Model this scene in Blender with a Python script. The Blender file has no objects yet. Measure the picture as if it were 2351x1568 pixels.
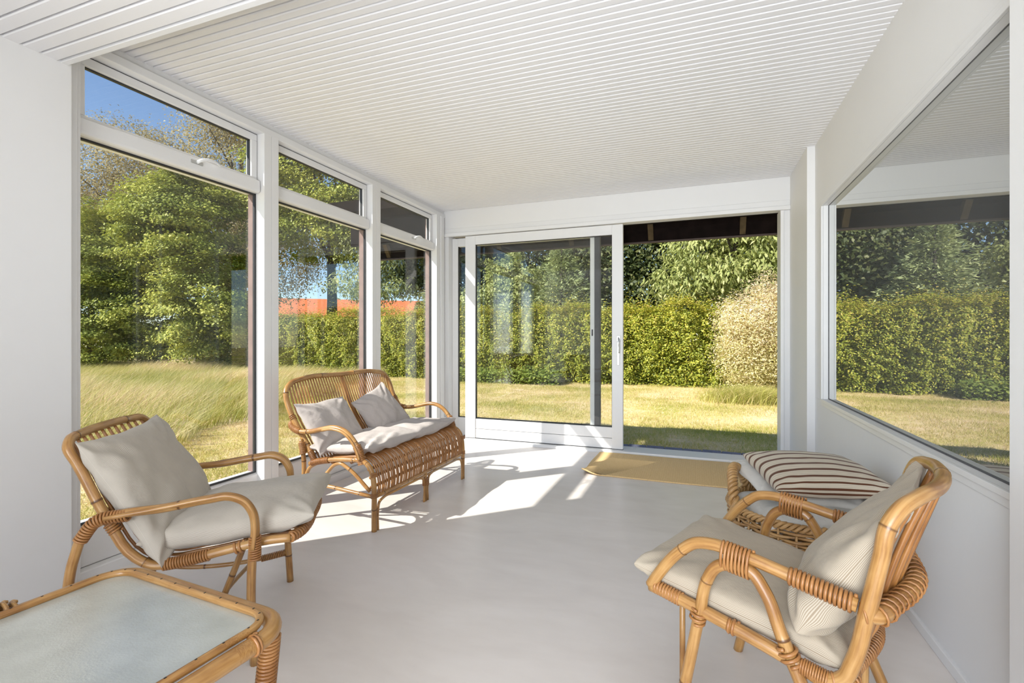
import bpy, math, random
import numpy as np
from mathutils import Vector, Matrix, noise

random.seed(7)
RNG = np.random.default_rng(11)
R = math.radians
scene = bpy.context.scene
col = scene.collection

# ------------------------------------------------------------------ camera
CAM_H = 1.2
cam_data = bpy.data.cameras.new('camera')
cam = bpy.data.objects.new('camera', cam_data)
col.objects.link(cam)
cam.location = (0, 0, CAM_H)
cam.rotation_euler = (R(90), 0, R(20.635))
cam_data.sensor_width = 36
cam_data.lens = 36 * 1133.0 / 2351
cam_data.shift_y = -9.7 / 2351
cam_data.clip_start = 0.05
cam_data.clip_end = 300
scene.camera = cam

# ------------------------------------------------------------------ light
SUN_DIR = Vector((1.0, 0.97, -1.18)).normalized()
world = bpy.data.worlds.new('world')
scene.world = world
world.use_nodes = True
wn = world.node_tree
bg = wn.nodes['Background']
sky = wn.nodes.new('ShaderNodeTexSky')
sky.sky_type = 'NISHITA'
sky.sun_disc = False
sky.sun_elevation = R(40)
sky.sun_rotation = math.atan2(-SUN_DIR.x, -SUN_DIR.y)
sky.air_density = 1.0
sky.dust_density = 0.0
sky.altitude = 1200
sky.ozone_density = 2.4
wn.links.new(sky.outputs[0], bg.inputs[0])
bg.inputs[1].default_value = 0.125

sun_data = bpy.data.lights.new('sun', 'SUN')
sun = bpy.data.objects.new('sun', sun_data)
col.objects.link(sun)
sun.location = (-20, -20, 30)
sun.rotation_euler = SUN_DIR.to_track_quat('-Z', 'Y').to_euler()
sun_data.energy = 5.7
sun_data.angle = R(0.6)
sun_data.color = (1.0, 0.955, 0.88)

def area(name, loc, target, sx, sy, energy, color=(1, 1, 1)):
    d = bpy.data.lights.new(name, 'AREA')
    d.shape = 'RECTANGLE'; d.size = sx; d.size_y = sy
    d.energy = energy; d.color = color
    o = bpy.data.objects.new(name, d); col.objects.link(o)
    o.location = loc
    o.rotation_euler = (Vector(target) - Vector(loc)).to_track_quat('-Z', 'Y').to_euler()
    return o
# added fill light at the rear wall, unseen, brightening the room
fill_rear = area('added_rear_fill', (-0.45, -2.45, 1.6), (0.80, 2.2, 1.0), 2.3, 1.7, 40, (0.90, 0.95, 1.0))
fill_rear.data.spread = R(110)
# second added fill, low behind the camera, aimed up to lighten the ceiling
up = area('added_ceiling_fill', (-0.45, -1.5, 0.35), (-0.25, 2.3, 2.69), 2.0, 1.4, 32, (0.89, 0.945, 1.0))
up.data.spread = R(88)

scene.view_settings.view_transform = 'Standard'
scene.view_settings.look = 'None'
scene.view_settings.gamma = 1.0
scene.view_settings.use_curve_mapping = False
scene.view_settings.exposure = 0.56

# ------------------------------------------------------------------ materials
def new_mat(name):
    m = bpy.data.materials.new(name); m.use_nodes = True
    nt = m.node_tree
    return m, nt, nt.nodes['Principled BSDF'], nt.nodes, nt.links

def N(nt, typ, **kw):
    n = nt.nodes.new(typ)
    for k, v in kw.items():
        setattr(n, k, v)
    return n

def ramp(nt, stops):
    r = nt.nodes.new('ShaderNodeValToRGB')
    e = r.color_ramp.elements
    while len(e) > 1:
        e.remove(e[-1])
    e[0].position = stops[0][0]; e[0].color = (*stops[0][1], 1)
    for p, c in stops[1:]:
        x = e.new(p); x.color = (*c, 1)
    return r

def plain(name, color, rough=0.5, var=0.03, scale=6.0, bump=0.0, bscale=60.0, spec=0.5, metal=0.0):
    m, nt, b, n, l = new_mat(name)
    tc = N(nt, 'ShaderNodeTexCoord')
    nz = N(nt, 'ShaderNodeTexNoise'); nz.inputs['Scale'].default_value = scale; nz.inputs['Detail'].default_value = 4
    l.new(tc.outputs['Object'], nz.inputs['Vector'])
    lo = tuple(max(0, c * (1 - var)) for c in color); hi = tuple(min(1, c * (1 + var)) for c in color)
    rp = ramp(nt, [(0.3, lo), (0.7, hi)])
    l.new(nz.outputs[0], rp.inputs[0]); l.new(rp.outputs[0], b.inputs['Base Color'])
    b.inputs['Roughness'].default_value = rough
    b.inputs['Specular IOR Level'].default_value = spec
    b.inputs['Metallic'].default_value = metal
    if bump:
        bz = N(nt, 'ShaderNodeTexNoise'); bz.inputs['Scale'].default_value = bscale; bz.inputs['Detail'].default_value = 3
        l.new(tc.outputs['Object'], bz.inputs['Vector'])
        bp = N(nt, 'ShaderNodeBump'); bp.inputs['Strength'].default_value = bump; bp.inputs['Distance'].default_value = 0.01
        l.new(bz.outputs[0], bp.inputs['Height']); l.new(bp.outputs[0], b.inputs['Normal'])
    return m

M = {}
M['wall'] = plain('white_wall_paint', (0.79, 0.785, 0.785), 0.55, 0.012, 2.0, 0.05, 25)
M['wood_white'] = plain('white_painted_wood', (0.78, 0.775, 0.775), 0.38, 0.012, 3.0, 0.03, 40)
M['ceil'] = plain('white_painted_boards', (0.80, 0.79, 0.80), 0.45, 0.015, 3.0, 0.04, 30)
M['gasket'] = plain('black_gasket', (0.02, 0.02, 0.022), 0.5)
M['grey_seal'] = plain('grey_brush_seal', (0.10, 0.10, 0.105), 0.7, 0.1, 60)
M['steel'] = plain('brushed_steel', (0.55, 0.55, 0.54), 0.3, 0.03, 30, metal=0.9)
M['lacquer'] = plain('white_lacquered_metal', (0.78, 0.78, 0.78), 0.25, 0.01)
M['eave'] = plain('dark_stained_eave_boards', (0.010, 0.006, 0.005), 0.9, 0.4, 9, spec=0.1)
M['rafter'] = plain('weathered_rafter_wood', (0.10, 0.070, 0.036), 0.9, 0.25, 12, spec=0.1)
M['cladding'] = plain('red_brown_cladding', (0.20, 0.125, 0.11), 0.7, 0.15, 12)
M['fascia'] = plain('red_brown_fascia', (0.05, 0.028, 0.02), 0.6, 0.2, 12)
M['brick'] = plain('blue_grey_clinker', (0.17, 0.17, 0.24), 0.6, 0.25, 14, 0.3, 60)
M['soil'] = plain('joint_sand', (0.12, 0.10, 0.08), 0.9, 0.3, 20)
M['bark'] = plain('bark', (0.075, 0.058, 0.045), 0.9, 0.4, 12, 0.6, 20)
M['darkroom'] = plain('unlit_room', (0.04, 0.04, 0.042), 0.8)

# microcement floor
m, nt, b, n, l = new_mat('pale_microcement'); M['floor'] = m
tc = N(nt, 'ShaderNodeTexCoord')
n1 = N(nt, 'ShaderNodeTexNoise'); n1.inputs['Scale'].default_value = 1.3; n1.inputs['Detail'].default_value = 7; n1.inputs['Distortion'].default_value = 1.2
n2 = N(nt, 'ShaderNodeTexNoise'); n2.inputs['Scale'].default_value = 7; n2.inputs['Detail'].default_value = 6
mp = N(nt, 'ShaderNodeMapping'); mp.inputs['Scale'].default_value = (1.0, 2.4, 1)
l.new(tc.outputs['Object'], mp.inputs[0])
l.new(mp.outputs[0], n1.inputs['Vector']); l.new(mp.outputs[0], n2.inputs['Vector'])
mx = N(nt, 'ShaderNodeMath', operation='ADD'); ml = N(nt, 'ShaderNodeMath', operation='MULTIPLY'); ml.inputs[1].default_value = 0.35
l.new(n2.outputs[0], ml.inputs[0]); l.new(n1.outputs[0], mx.inputs[0]); l.new(ml.outputs[0], mx.inputs[1])
rp = ramp(nt, [(0.42, (0.72, 0.662, 0.62)), (0.66, (0.765, 0.708, 0.665)), (0.92, (0.81, 0.755, 0.715))])
l.new(mx.outputs[0], rp.inputs[0]); l.new(rp.outputs[0], b.inputs['Base Color'])
rr = N(nt, 'ShaderNodeMapRange'); rr.inputs[3].default_value = 0.27; rr.inputs[4].default_value = 0.32
l.new(n2.outputs[0], rr.inputs[0]); l.new(rr.outputs[0], b.inputs['Roughness'])
b.inputs['Specular IOR Level'].default_value = 0.4

# clear glass: transparent with the reflection that the viewing angle gives
m, nt, b, n, l = new_mat('clear_window_glass'); M['glass'] = m
n.remove(b); out = n['Material Output']
fr = N(nt, 'ShaderNodeFresnel')
ge = N(nt, 'ShaderNodeNewGeometry'); ior = N(nt, 'ShaderNodeMapRange')   # same reflection on either face of the pane
ior.inputs[3].default_value = 1.5; ior.inputs[4].default_value = 1 / 1.5
l.new(ge.outputs['Backfacing'], ior.inputs[0]); l.new(ior.outputs[0], fr.inputs[0])
tr = N(nt, 'ShaderNodeBsdfTransparent'); tr.inputs[0].default_value = (0.965, 0.975, 0.97, 1)
gl = N(nt, 'ShaderNodeBsdfGlossy'); gl.inputs['Roughness'].default_value = 0.0
mi = N(nt, 'ShaderNodeMixShader')
l.new(fr.outputs[0], mi.inputs[0]); l.new(tr.outputs[0], mi.inputs[1]); l.new(gl.outputs[0], mi.inputs[2]); l.new(mi.outputs[0], out.inputs[0])

# strongly reflecting coated glass of the right-hand window
m, nt, b, n, l = new_mat('reflective_window_glass'); M['mirror_glass'] = m
n.remove(b); out = n['Material Output']
fr = N(nt, 'ShaderNodeFresnel'); fr.inputs[0].default_value = 2.6
mu = N(nt, 'ShaderNodeMath', operation='MULTIPLY'); mu.inputs[1].default_value = 1.9
mn = N(nt, 'ShaderNodeMath', operation='MINIMUM'); mn.inputs[1].default_value = 0.86
di = N(nt, 'ShaderNodeBsdfDiffuse'); di.inputs[0].default_value = (0.16, 0.165, 0.165, 1)
gl = N(nt, 'ShaderNodeBsdfGlossy'); gl.inputs['Roughness'].default_value = 0.0; gl.inputs[0].default_value = (0.97, 0.985, 0.97, 1)
mi = N(nt, 'ShaderNodeMixShader')
l.new(fr.outputs[0], mu.inputs[0]); l.new(mu.outputs[0], mn.inputs[0]); l.new(mn.outputs[0], mi.inputs[0])
l.new(di.outputs[0], mi.inputs[1]); l.new(gl.outputs[0], mi.inputs[2]); l.new(mi.outputs[0], out.inputs[0])

# pebbled table glass
m, nt, b, n, l = new_mat('pebbled_table_glass'); M['pebble'] = m
tc = N(nt, 'ShaderNodeTexCoord')
nz = N(nt, 'ShaderNodeTexNoise'); nz.inputs['Scale'].default_value = 210; nz.inputs['Detail'].default_value = 2
n2 = N(nt, 'ShaderNodeTexNoise'); n2.inputs['Scale'].default_value = 9; n2.inputs['Detail'].default_value = 3
l.new(tc.outputs['Object'], nz.inputs['Vector']); l.new(tc.outputs['Object'], n2.inputs['Vector'])
bp = N(nt, 'ShaderNodeBump'); bp.inputs['Strength'].default_value = 0.20; bp.inputs['Distance'].default_value = 0.003
l.new(nz.outputs[0], bp.inputs['Height']); l.new(bp.outputs[0], b.inputs['Normal'])
rp = ramp(nt, [(0.3, (0.42, 0.425, 0.375)), (0.7, (0.51, 0.515, 0.465))])
l.new(n2.outputs[0], rp.inputs[0]); l.new(rp.outputs[0], b.inputs['Base Color'])
b.inputs['Roughness'].default_value = 0.12
b.inputs['IOR'].default_value = 2.1

def rattan(name, base, dark, light, rough=0.32):
    m, nt, b, n, l = new_mat(name)
    uv = N(nt, 'ShaderNodeUVMap')
    mp = N(nt, 'ShaderNodeMapping'); mp.inputs['Scale'].default_value = (5.0, 3.0, 1)
    l.new(uv.outputs[0], mp.inputs[0])
    nz = N(nt, 'ShaderNodeTexNoise'); nz.inputs['Scale'].default_value = 3.0; nz.inputs['Detail'].default_value = 5
    l.new(mp.outputs[0], nz.inputs['Vector'])
    tc = N(nt, 'ShaderNodeTexCoord')
    n2 = N(nt, 'ShaderNodeTexNoise'); n2.inputs['Scale'].default_value = 9.0; n2.inputs['Detail'].default_value = 4
    l.new(tc.outputs['Object'], n2.inputs['Vector'])
    ad = N(nt, 'ShaderNodeMath', operation='ADD'); l.new(nz.outputs[0], ad.inputs[0]); l.new(n2.outputs[0], ad.inputs[1])
    rp = ramp(nt, [(0.72, dark), (0.98, base), (1.25, light)])
    hv = N(nt, 'ShaderNodeMath', operation='MULTIPLY'); hv.inputs[1].default_value = 1.0
    l.new(ad.outputs[0], hv.inputs[0]); 
    mr = N(nt, 'ShaderNodeMapRange'); mr.inputs[1].default_value = 0.6; mr.inputs[2].default_value = 1.4
    l.new(hv.outputs[0], mr.inputs[0])
    rp = ramp(nt, [(0.2, dark), (0.5, base), (0.85, light)])
    l.new(mr.outputs[0], rp.inputs[0])
    at = N(nt, 'ShaderNodeAttribute'); at.attribute_name = 'node'
    mix = N(nt, 'ShaderNodeMix', data_type='RGBA')
    l.new(at.outputs['Fac'], mix.inputs[0]); l.new(rp.outputs[0], mix.inputs[6])
    mix.inputs[7].default_value = (dark[0] * 0.45, dark[1] * 0.4, dark[2] * 0.35, 1)
    l.new(mix.outputs[2], b.inputs['Base Color'])
    b.inputs['Roughness'].default_value = rough
    b.inputs['Coat Weight'].default_value = 0.25
    b.inputs['Coat Roughness'].default_value = 0.15
    return m
M['rattan'] = rattan('honey_rattan_pole', (0.40, 0.205, 0.062), (0.27, 0.12, 0.032), (0.52, 0.30, 0.11))
M['cane'] = rattan('brown_rattan_cane', (0.33, 0.138, 0.034), (0.21, 0.078, 0.018), (0.43, 0.20, 0.06))
M['bind'] = rattan('cane_binding', (0.35, 0.15, 0.042), (0.22, 0.085, 0.022), (0.45, 0.22, 0.075), 0.4)
M['wicker'] = rattan('golden_wicker', (0.44, 0.25, 0.09), (0.28, 0.14, 0.045), (0.56, 0.35, 0.15), 0.45)

def fabric(name, base, stripe, freq, amount, wide=None, bumpy=0.15):
    """linen with fine woven stripes across local X; wide = (colour, frequency, share) for printed bands"""
    m, nt, b, n, l = new_mat(name)
    tc = N(nt, 'ShaderNodeTexCoord')
    sp = N(nt, 'ShaderNodeSeparateXYZ'); l.new(tc.outputs['UV'], sp.inputs[0])
    nz = N(nt, 'ShaderNodeTexNoise'); nz.inputs['Scale'].default_value = 14; nz.inputs['Detail'].default_value = 4
    l.new(tc.outputs['Object'], nz.inputs['Vector'])
    mu = N(nt, 'ShaderNodeMath', operation='MULTIPLY'); mu.inputs[1].default_value = freq * 2 * math.pi
    l.new(sp.outputs[0], mu.inputs[0])
    si = N(nt, 'ShaderNodeMath', operation='SINE'); l.new(mu.outputs[0], si.inputs[0])
    mr = N(nt, 'ShaderNodeMapRange'); mr.inputs[1].default_value = -0.2; mr.inputs[2].default_value = 0.8; mr.inputs[4].default_value = amount
    l.new(si.outputs[0], mr.inputs[0])
    mix = N(nt, 'ShaderNodeMix', data_type='RGBA')
    l.new(mr.outputs[0], mix.inputs[0]); mix.inputs[6].default_value = (*base, 1); mix.inputs[7].default_value = (*stripe, 1)
    res = mix.outputs[2]
    if wide:
        wc, wf, share = wide
        m2 = N(nt, 'ShaderNodeMath', operation='MULTIPLY'); m2.inputs[1].default_value = wf
        l.new(sp.outputs[0], m2.inputs[0])
        frc = N(nt, 'ShaderNodeMath', operation='FRACT'); l.new(m2.outputs[0], frc.inputs[0])
        lt = N(nt, 'ShaderNodeMath', operation='LESS_THAN'); lt.inputs[1].default_value = share
        l.new(frc.outputs[0], lt.inputs[0])
        mx2 = N(nt, 'ShaderNodeMix', data_type='RGBA'); l.new(lt.outputs[0], mx2.inputs[0])
        l.new(res, mx2.inputs[6]); mx2.inputs[7].default_value = (*wc, 1); res = mx2.outputs[2]
    hs = N(nt, 'ShaderNodeHueSaturation')
    mv = N(nt, 'ShaderNodeMapRange'); mv.inputs[3].default_value = 0.9; mv.inputs[4].default_value = 1.1
    l.new(nz.outputs[0], mv.inputs[0]); l.new(mv.outputs[0], hs.inputs['Value']); l.new(res, hs.inputs['Color'])
    l.new(hs.outputs[0], b.inputs['Base Color'])
    b.inputs['Roughness'].default_value = 0.9
    b.inputs['Specular IOR Level'].default_value = 0.15
    b.inputs['Sheen Weight'].default_value = 0.15
    wv = N(nt, 'ShaderNodeTexNoise'); wv.inputs['Scale'].default_value = 28; wv.inputs['Detail'].default_value = 6
    l.new(tc.outputs['Object'], wv.inputs['Vector'])
    bp = N(nt, 'ShaderNodeBump'); bp.inputs['Strength'].default_value = bumpy; bp.inputs['Distance'].default_value = 0.02
    l.new(wv.outputs[0], bp.inputs['Height']); l.new(bp.outputs[0], b.inputs['Normal'])
    return m
M['linen_stripe'] = fabric('pinstriped_linen', (0.55, 0.505, 0.44), (0.30, 0.25, 0.195), 205, 0.75)
M['linen_stripe2'] = fabric('ticking_linen', (0.50, 0.44, 0.35), (0.24, 0.17, 0.105), 180, 0.7)
M['linen_grey'] = fabric('plain_grey_linen', (0.50, 0.45, 0.425), (0.46, 0.41, 0.385), 300, 0.5, bumpy=0.22)
M['linen_white'] = fabric('plain_white_linen', (0.66, 0.64, 0.60), (0.62, 0.60, 0.56), 300, 0.5, bumpy=0.22)
M['linen_band'] = fabric('brown_banded_linen', (0.60, 0.53, 0.42), (0.36, 0.28, 0.20), 66, 0.35, wide=((0.115, 0.045, 0.022), 19, 0.30))

# jute
m, nt, b, n, l = new_mat('woven_jute'); M['jute'] = m
tc = N(nt, 'ShaderNodeTexCoord')
nz = N(nt, 'ShaderNodeTexNoise'); nz.inputs['Scale'].default_value = 260; nz.inputs['Detail'].default_value = 3
l.new(tc.outputs['Object'], nz.inputs['Vector'])
rp = ramp(nt, [(0.3, (0.62, 0.41, 0.18)), (0.55, (0.80, 0.57, 0.29)), (0.75, (0.88, 0.68, 0.40))])
l.new(nz.outputs[0], rp.inputs[0]); l.new(rp.outputs[0], b.inputs['Base Color'])
b.inputs['Roughness'].default_value = 0.95; b.inputs['Specular IOR Level'].default_value = 0.1

def leafmat(name, stops, trans=0.35):
    m, nt, b, n, l = new_mat(name)
    n.remove(b); out = n['Material Output']
    at = N(nt, 'ShaderNodeAttribute'); at.attribute_name = 'rnd'
    rp = ramp(nt, stops); l.new(at.outputs['Fac'], rp.inputs[0])
    di = N(nt, 'ShaderNodeBsdfDiffuse'); l.new(rp.outputs[0], di.inputs[0])
    tl = N(nt, 'ShaderNodeBsdfTranslucent'); l.new(rp.outputs[0], tl.inputs[0])
    mi = N(nt, 'ShaderNodeMixShader'); mi.inputs[0].default_value = trans
    l.new(di.outputs[0], mi.inputs[1]); l.new(tl.outputs[0], mi.inputs[2])
    gl = N(nt, 'ShaderNodeBsdfGlossy'); gl.inputs['Roughness'].default_value = 0.55
    m2 = N(nt, 'ShaderNodeMixShader'); m2.inputs[0].default_value = 0.03
    l.new(mi.outputs[0], m2.inputs[1]); l.new(gl.outputs[0], m2.inputs[2])
    l.new(m2.outputs[0], out.inputs[0])
    return m
M['leaf_hedge'] = leafmat('beech_hedge_leaves', [(0.0, (0.16, 0.20, 0.02)), (0.35, (0.32, 0.36, 0.04)), (0.7, (0.54, 0.50, 0.06)), (1.0, (0.70, 0.52, 0.15))], 0.22)
M['leaf_green'] = leafmat('bright_hornbeam_leaves', [(0.0, (0.17, 0.21, 0.03)), (0.5, (0.38, 0.42, 0.07)), (1.0, (0.74, 0.70, 0.16))], 0.22)
M['leaf_olive'] = leafmat('dry_birch_leaves', [(0.0, (0.22, 0.18, 0.07)), (0.5, (0.44, 0.36, 0.16)), (1.0, (0.68, 0.57, 0.31))])
M['leaf_dark'] = leafmat('dark_tree_leaves', [(0.0, (0.05, 0.075, 0.02)), (0.5, (0.11, 0.14, 0.04)), (1.0, (0.24, 0.24, 0.08))])
M['leaf_spruce'] = leafmat('spruce_needles', [(0.0, (0.20, 0.25, 0.10)), (0.5, (0.40, 0.45, 0.20)), (1.0, (0.66, 0.67, 0.33))], 0.2)
M['leaf_cherry'] = leafmat('cherry_leaves', [(0.0, (0.22, 0.26, 0.07)), (0.5, (0.42, 0.46, 0.15)), (1.0, (0.66, 0.64, 0.30))])
M['leaf_willow'] = leafmat('dappled_willow_leaves', [(0.0, (0.50, 0.46, 0.14)), (0.45, (0.76, 0.68, 0.36)), (0.8, (0.92, 0.76, 0.54)), (1.0, (0.97, 0.84, 0.72))])
M['leaf_weed'] = leafmat('nettle_leaves', [(0.0, (0.13, 0.20, 0.03)), (1.0, (0.40, 0.46, 0.10))])
M['grass'] = leafmat('lawn_blades', [(0.0, (0.36, 0.38, 0.05)), (0.35, (0.57, 0.50, 0.17)), (0.65, (0.79, 0.63, 0.35)), (1.0, (0.92, 0.72, 0.54))], 0.3)
M['tall_grass'] = leafmat('meadow_blades', [(0.0, (0.30, 0.33, 0.06)), (0.45, (0.54, 0.50, 0.16)), (0.8, (0.80, 0.68, 0.38)), (1.0, (0.84, 0.62, 0.42))], 0.35)
M['tuft'] = leafmat('tuft_blades', [(0.0, (0.36, 0.40, 0.06)), (0.6, (0.60, 0.56, 0.16)), (1.0, (0.80, 0.66, 0.36))], 0.35)

# ground
m, nt, b, n, l = new_mat('lawn_ground'); M['lawn'] = m
tc = N(nt, 'ShaderNodeTexCoord')
n1 = N(nt, 'ShaderNodeTexNoise'); n1.inputs['Scale'].default_value = 0.55; n1.inputs['Detail'].default_value = 8; n1.inputs['Roughness'].default_value = 0.65
n2 = N(nt, 'ShaderNodeTexNoise'); n2.inputs['Scale'].default_value = 16; n2.inputs['Detail'].default_value = 5
l.new(tc.outputs['Object'], n1.inputs['Vector']); l.new(tc.outputs['Object'], n2.inputs['Vector'])
ad = N(nt, 'ShaderNodeMath', operation='ADD'); ml = N(nt, 'ShaderNodeMath', operation='MULTIPLY'); ml.inputs[1].default_value = 0.45
l.new(n2.outputs[0], ml.inputs[0]); l.new(n1.outputs[0], ad.inputs[0]); l.new(ml.outputs[0], ad.inputs[1])
rp = ramp(nt, [(0.52, (0.34, 0.34, 0.06)), (0.66, (0.54, 0.46, 0.15)), (0.78, (0.70, 0.55, 0.29)), (0.95, (0.84, 0.65, 0.48))])
l.new(ad.outputs[0], rp.inputs[0]); l.new(rp.outputs[0], b.inputs['Base Color'])
b.inputs['Roughness'].default_value = 1.0; b.inputs['Specular IOR Level'].default_value = 0.05

# ------------------------------------------------------------------ mesh helpers
def tag(o, label=None, cat=None, group=None, kind=None):
    if label: o['label'] = label
    if cat: o['category'] = cat
    if group: o['group'] = group
    if kind: o['kind'] = kind
    return o

def empty(name, loc=(0, 0, 0), rz=0.0):
    o = bpy.data.objects.new(name, None); col.objects.link(o)
    o.location = loc; o.rotation_euler = (0, 0, rz); o.empty_display_size = 0.1
    return o

def smooth(pts, k=8, closed=False):
    P = [Vector(p) for p in pts]
    n = len(P); out = []
    rng = range(n) if closed else range(n - 1)
    for i in rng:
        if closed:
            p0, p1, p2, p3 = P[(i - 1) % n], P[i], P[(i + 1) % n], P[(i + 2) % n]
        else:
            p1, p2 = P[i], P[i + 1]
            p0 = P[i - 1] if i > 0 else p1 * 2 - p2
            p3 = P[i + 2] if i + 2 < n else p2 * 2 - p1
        # centripetal-like tangents keep unequal spacing tidy
        d1 = max((p2 - p1).length, 1e-6); d0 = max((p1 - p0).length, 1e-6); d2 = max((p3 - p2).length, 1e-6)
        m1 = ((p2 - p1) / d1 * d0 + (p1 - p0) / d0 * d1) / (d0 + d1) * d1
        m2 = ((p3 - p2) / d2 * d1 + (p2 - p1) / d1 * d2) / (d1 + d2) * d1
        for j in range(k):
            t = j / k; t2 = t * t; t3 = t2 * t
            out.append(p1 * (2 * t3 - 3 * t2 + 1) + m1 * (t3 - 2 * t2 + t) + p2 * (-2 * t3 + 3 * t2) + m2 * (t3 - t2))
    if not closed:
        out.append(P[-1])
    return out

def frames(path, up=None, closed=False):
    n = len(path); T = []
    for i in range(n):
        a = path[(i - 1) % n] if (closed or i > 0) else path[0]
        c = path[(i + 1) % n] if (closed or i < n - 1) else path[-1]
        d = (c - a)
        T.append(d.normalized() if d.length > 1e-9 else Vector((0, 0, 1)))
    if up is None:
        u = Vector((0, 0, 1)) if abs(T[0].z) < 0.9 else Vector((0, 1, 0))
    else:
        u = Vector(up)
    fr = []
    for t in T:
        u = u - t * u.dot(t)
        if u.length < 1e-6:
            u = t.orthogonal()
        u.normalize()
        fr.append((t, u.copy(), t.cross(u)))
    return fr

class MB:
    def __init__(self):
        self.v = []; self.f = []; self.uv = []; self.nd = []
    def vert(self, p, nd=0.0):
        self.v.append((p[0], p[1], p[2])); self.nd.append(nd); return len(self.v) - 1
    def face(self, idx, uv=None):
        self.f.append(idx); self.uv.append(uv or [(0.0, 0.0)] * len(idx)); return self
    def box(self, x0, x1, y0, y1, z0, z1):
        b = len(self.v)
        for z in (z0, z1):
            for (x, y) in ((x0, y0), (x1, y0), (x1, y1), (x0, y1)):
                self.vert((x, y, z))
        for q in ((3, 2, 1, 0), (4, 5, 6, 7), (0, 1, 5, 4), (1, 2, 6, 5), (2, 3, 7, 6), (3, 0, 4, 7)):
            self.face([b + i for i in q])
        return self
    def prism(self, pts, axis, a0, a1):
        """extrude a 2D outline along axis 0/1/2; outline in the other two axes in order"""
        n = len(pts); b = len(self.v)
        def mk(p, a):
            q = [p[0], p[1]]; q.insert(axis, a); return q
        for a in (a0, a1):
            for p in pts: self.vert(mk(p, a))
        self.face([b + i for i in range(n)][::-1]); self.face([b + n + i for i in range(n)])
        for i in range(n):
            j = (i + 1) % n
            self.face([b + i, b + j, b + n + j, b + n + i])
        return self
    def tube(self, path, r, n=8, nodes=0.0, closed=False, phase=0.0, r2=None, up=None, taper=None):
        path = [Vector(p) for p in path]
        fr = frames(path, up, closed); b = len(self.v); L = 0.0; m = len(path)
        nextn = nodes * (0.35 + phase) if nodes else 1e9
        lens = [0.0]
        for i in range(1, m): lens.append(lens[-1] + (path[i] - path[i - 1]).length)
        rings = []
        for i, p in enumerate(path):
            rings.append((p, fr[i], lens[i], 0.0))
        if nodes:   # insert narrow node rings
            extra = []
            while nextn < lens[-1] - 0.02:
                for j in range(m - 1):
                    if lens[j] <= nextn < lens[j + 1]:
                        for dl, bump, nd in ((-0.006, 0, 0), (-0.0022, 1.07, 1), (0.0022, 1.07, 1), (0.006, 0, 0)):
                            t = (nextn + dl - lens[j]) / (lens[j + 1] - lens[j])
                            if 0 <= t <= 1:
                                extra.append((path[j].lerp(path[j + 1], t), fr[j], nextn + dl, nd))
                        break
                nextn += nodes * (0.8 + 0.4 * random.random())
            rings = sorted(rings + extra, key=lambda q: q[2])
        m = len(rings)
        for i, (p, (t, u, w), s, nd) in enumerate(rings):
            rr = r * (1.06 if nd else 1.0)
            if taper: rr *= taper[0] + (taper[1] - taper[0]) * s / max(lens[-1], 1e-6)
            rb = (r2 / r * rr) if r2 else rr
            for k in range(n):
                a = 2 * math.pi * k / n
                self.vert(p + u * (math.cos(a) * rr) + w * (math.sin(a) * rb), nd)
        last = m if closed else m - 1
        for i in range(last):
            i2 = (i + 1) % m
            for k in range(n):
                k2 = (k + 1) % n
                self.face([b + i * n + k, b + i * n + k2, b + i2 * n + k2, b + i2 * n + k],
                          [(k / n, rings[i][2]), ((k + 1) / n, rings[i][2]), ((k + 1) / n, rings[i2][2]), (k / n, rings[i2][2])])
        if not closed:
            self.face([b + k for k in range(n)][::-1]); self.face([b + (m - 1) * n + k for k in range(n)])
        return self
    def coil(self, path, ra, rb=None, rc=0.003, pitch=None, up=None, seg=12, n=5):
        """cane wound round a stretch of pole (or round two poles: ra along up, rb across)"""
        rb = rb or ra; pitch = pitch or rc * 2.0
        path = [Vector(p) for p in path]; fr = frames(path, up)
        lens = [0.0]
        for i in range(1, len(path)): lens.append(lens[-1] + (path[i] - path[i - 1]).length)
        turns = max(1, int(lens[-1] / pitch)); tot = turns * seg; hp = []
        j = 0
        for q in range(tot + 1):
            s = lens[-1] * q / tot
            while j < len(lens) - 2 and lens[j + 1] < s: j += 1
            t = (s - lens[j]) / max(lens[j + 1] - lens[j], 1e-9)
            p = path[j].lerp(path[j + 1], t); _, u, w = fr[j]; a = 2 * math.pi * q / seg
            hp.append(p + u * math.cos(a) * ra + w * math.sin(a) * rb)
        return self.tube(hp, rc, n)
    def build(self, name, mat, parent=None, smooth_shade=False, bevel=0.0, seg=2):
        me = bpy.data.meshes.new(name)
        me.from_pydata(self.v, [], self.f)
        uvl = me.uv_layers.new(name='UVMap')
        flat = [c for fu in self.uv for p in fu for c in p]
        uvl.data.foreach_set('uv', flat)
        if any(self.nd):
            a = me.attributes.new('node', 'FLOAT', 'POINT'); a.data.foreach_set('value', self.nd)
        me.materials.append(mat)
        if smooth_shade:
            me.polygons.foreach_set('use_smooth', [True] * len(me.polygons))
        me.update()
        o = bpy.data.objects.new(name, me); col.objects.link(o)
        if parent: o.parent = parent
        if bevel:
            bm = o.modifiers.new('bevel', 'BEVEL'); bm.width = bevel; bm.segments = seg; bm.limit_method = 'ANGLE'
        return o

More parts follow.
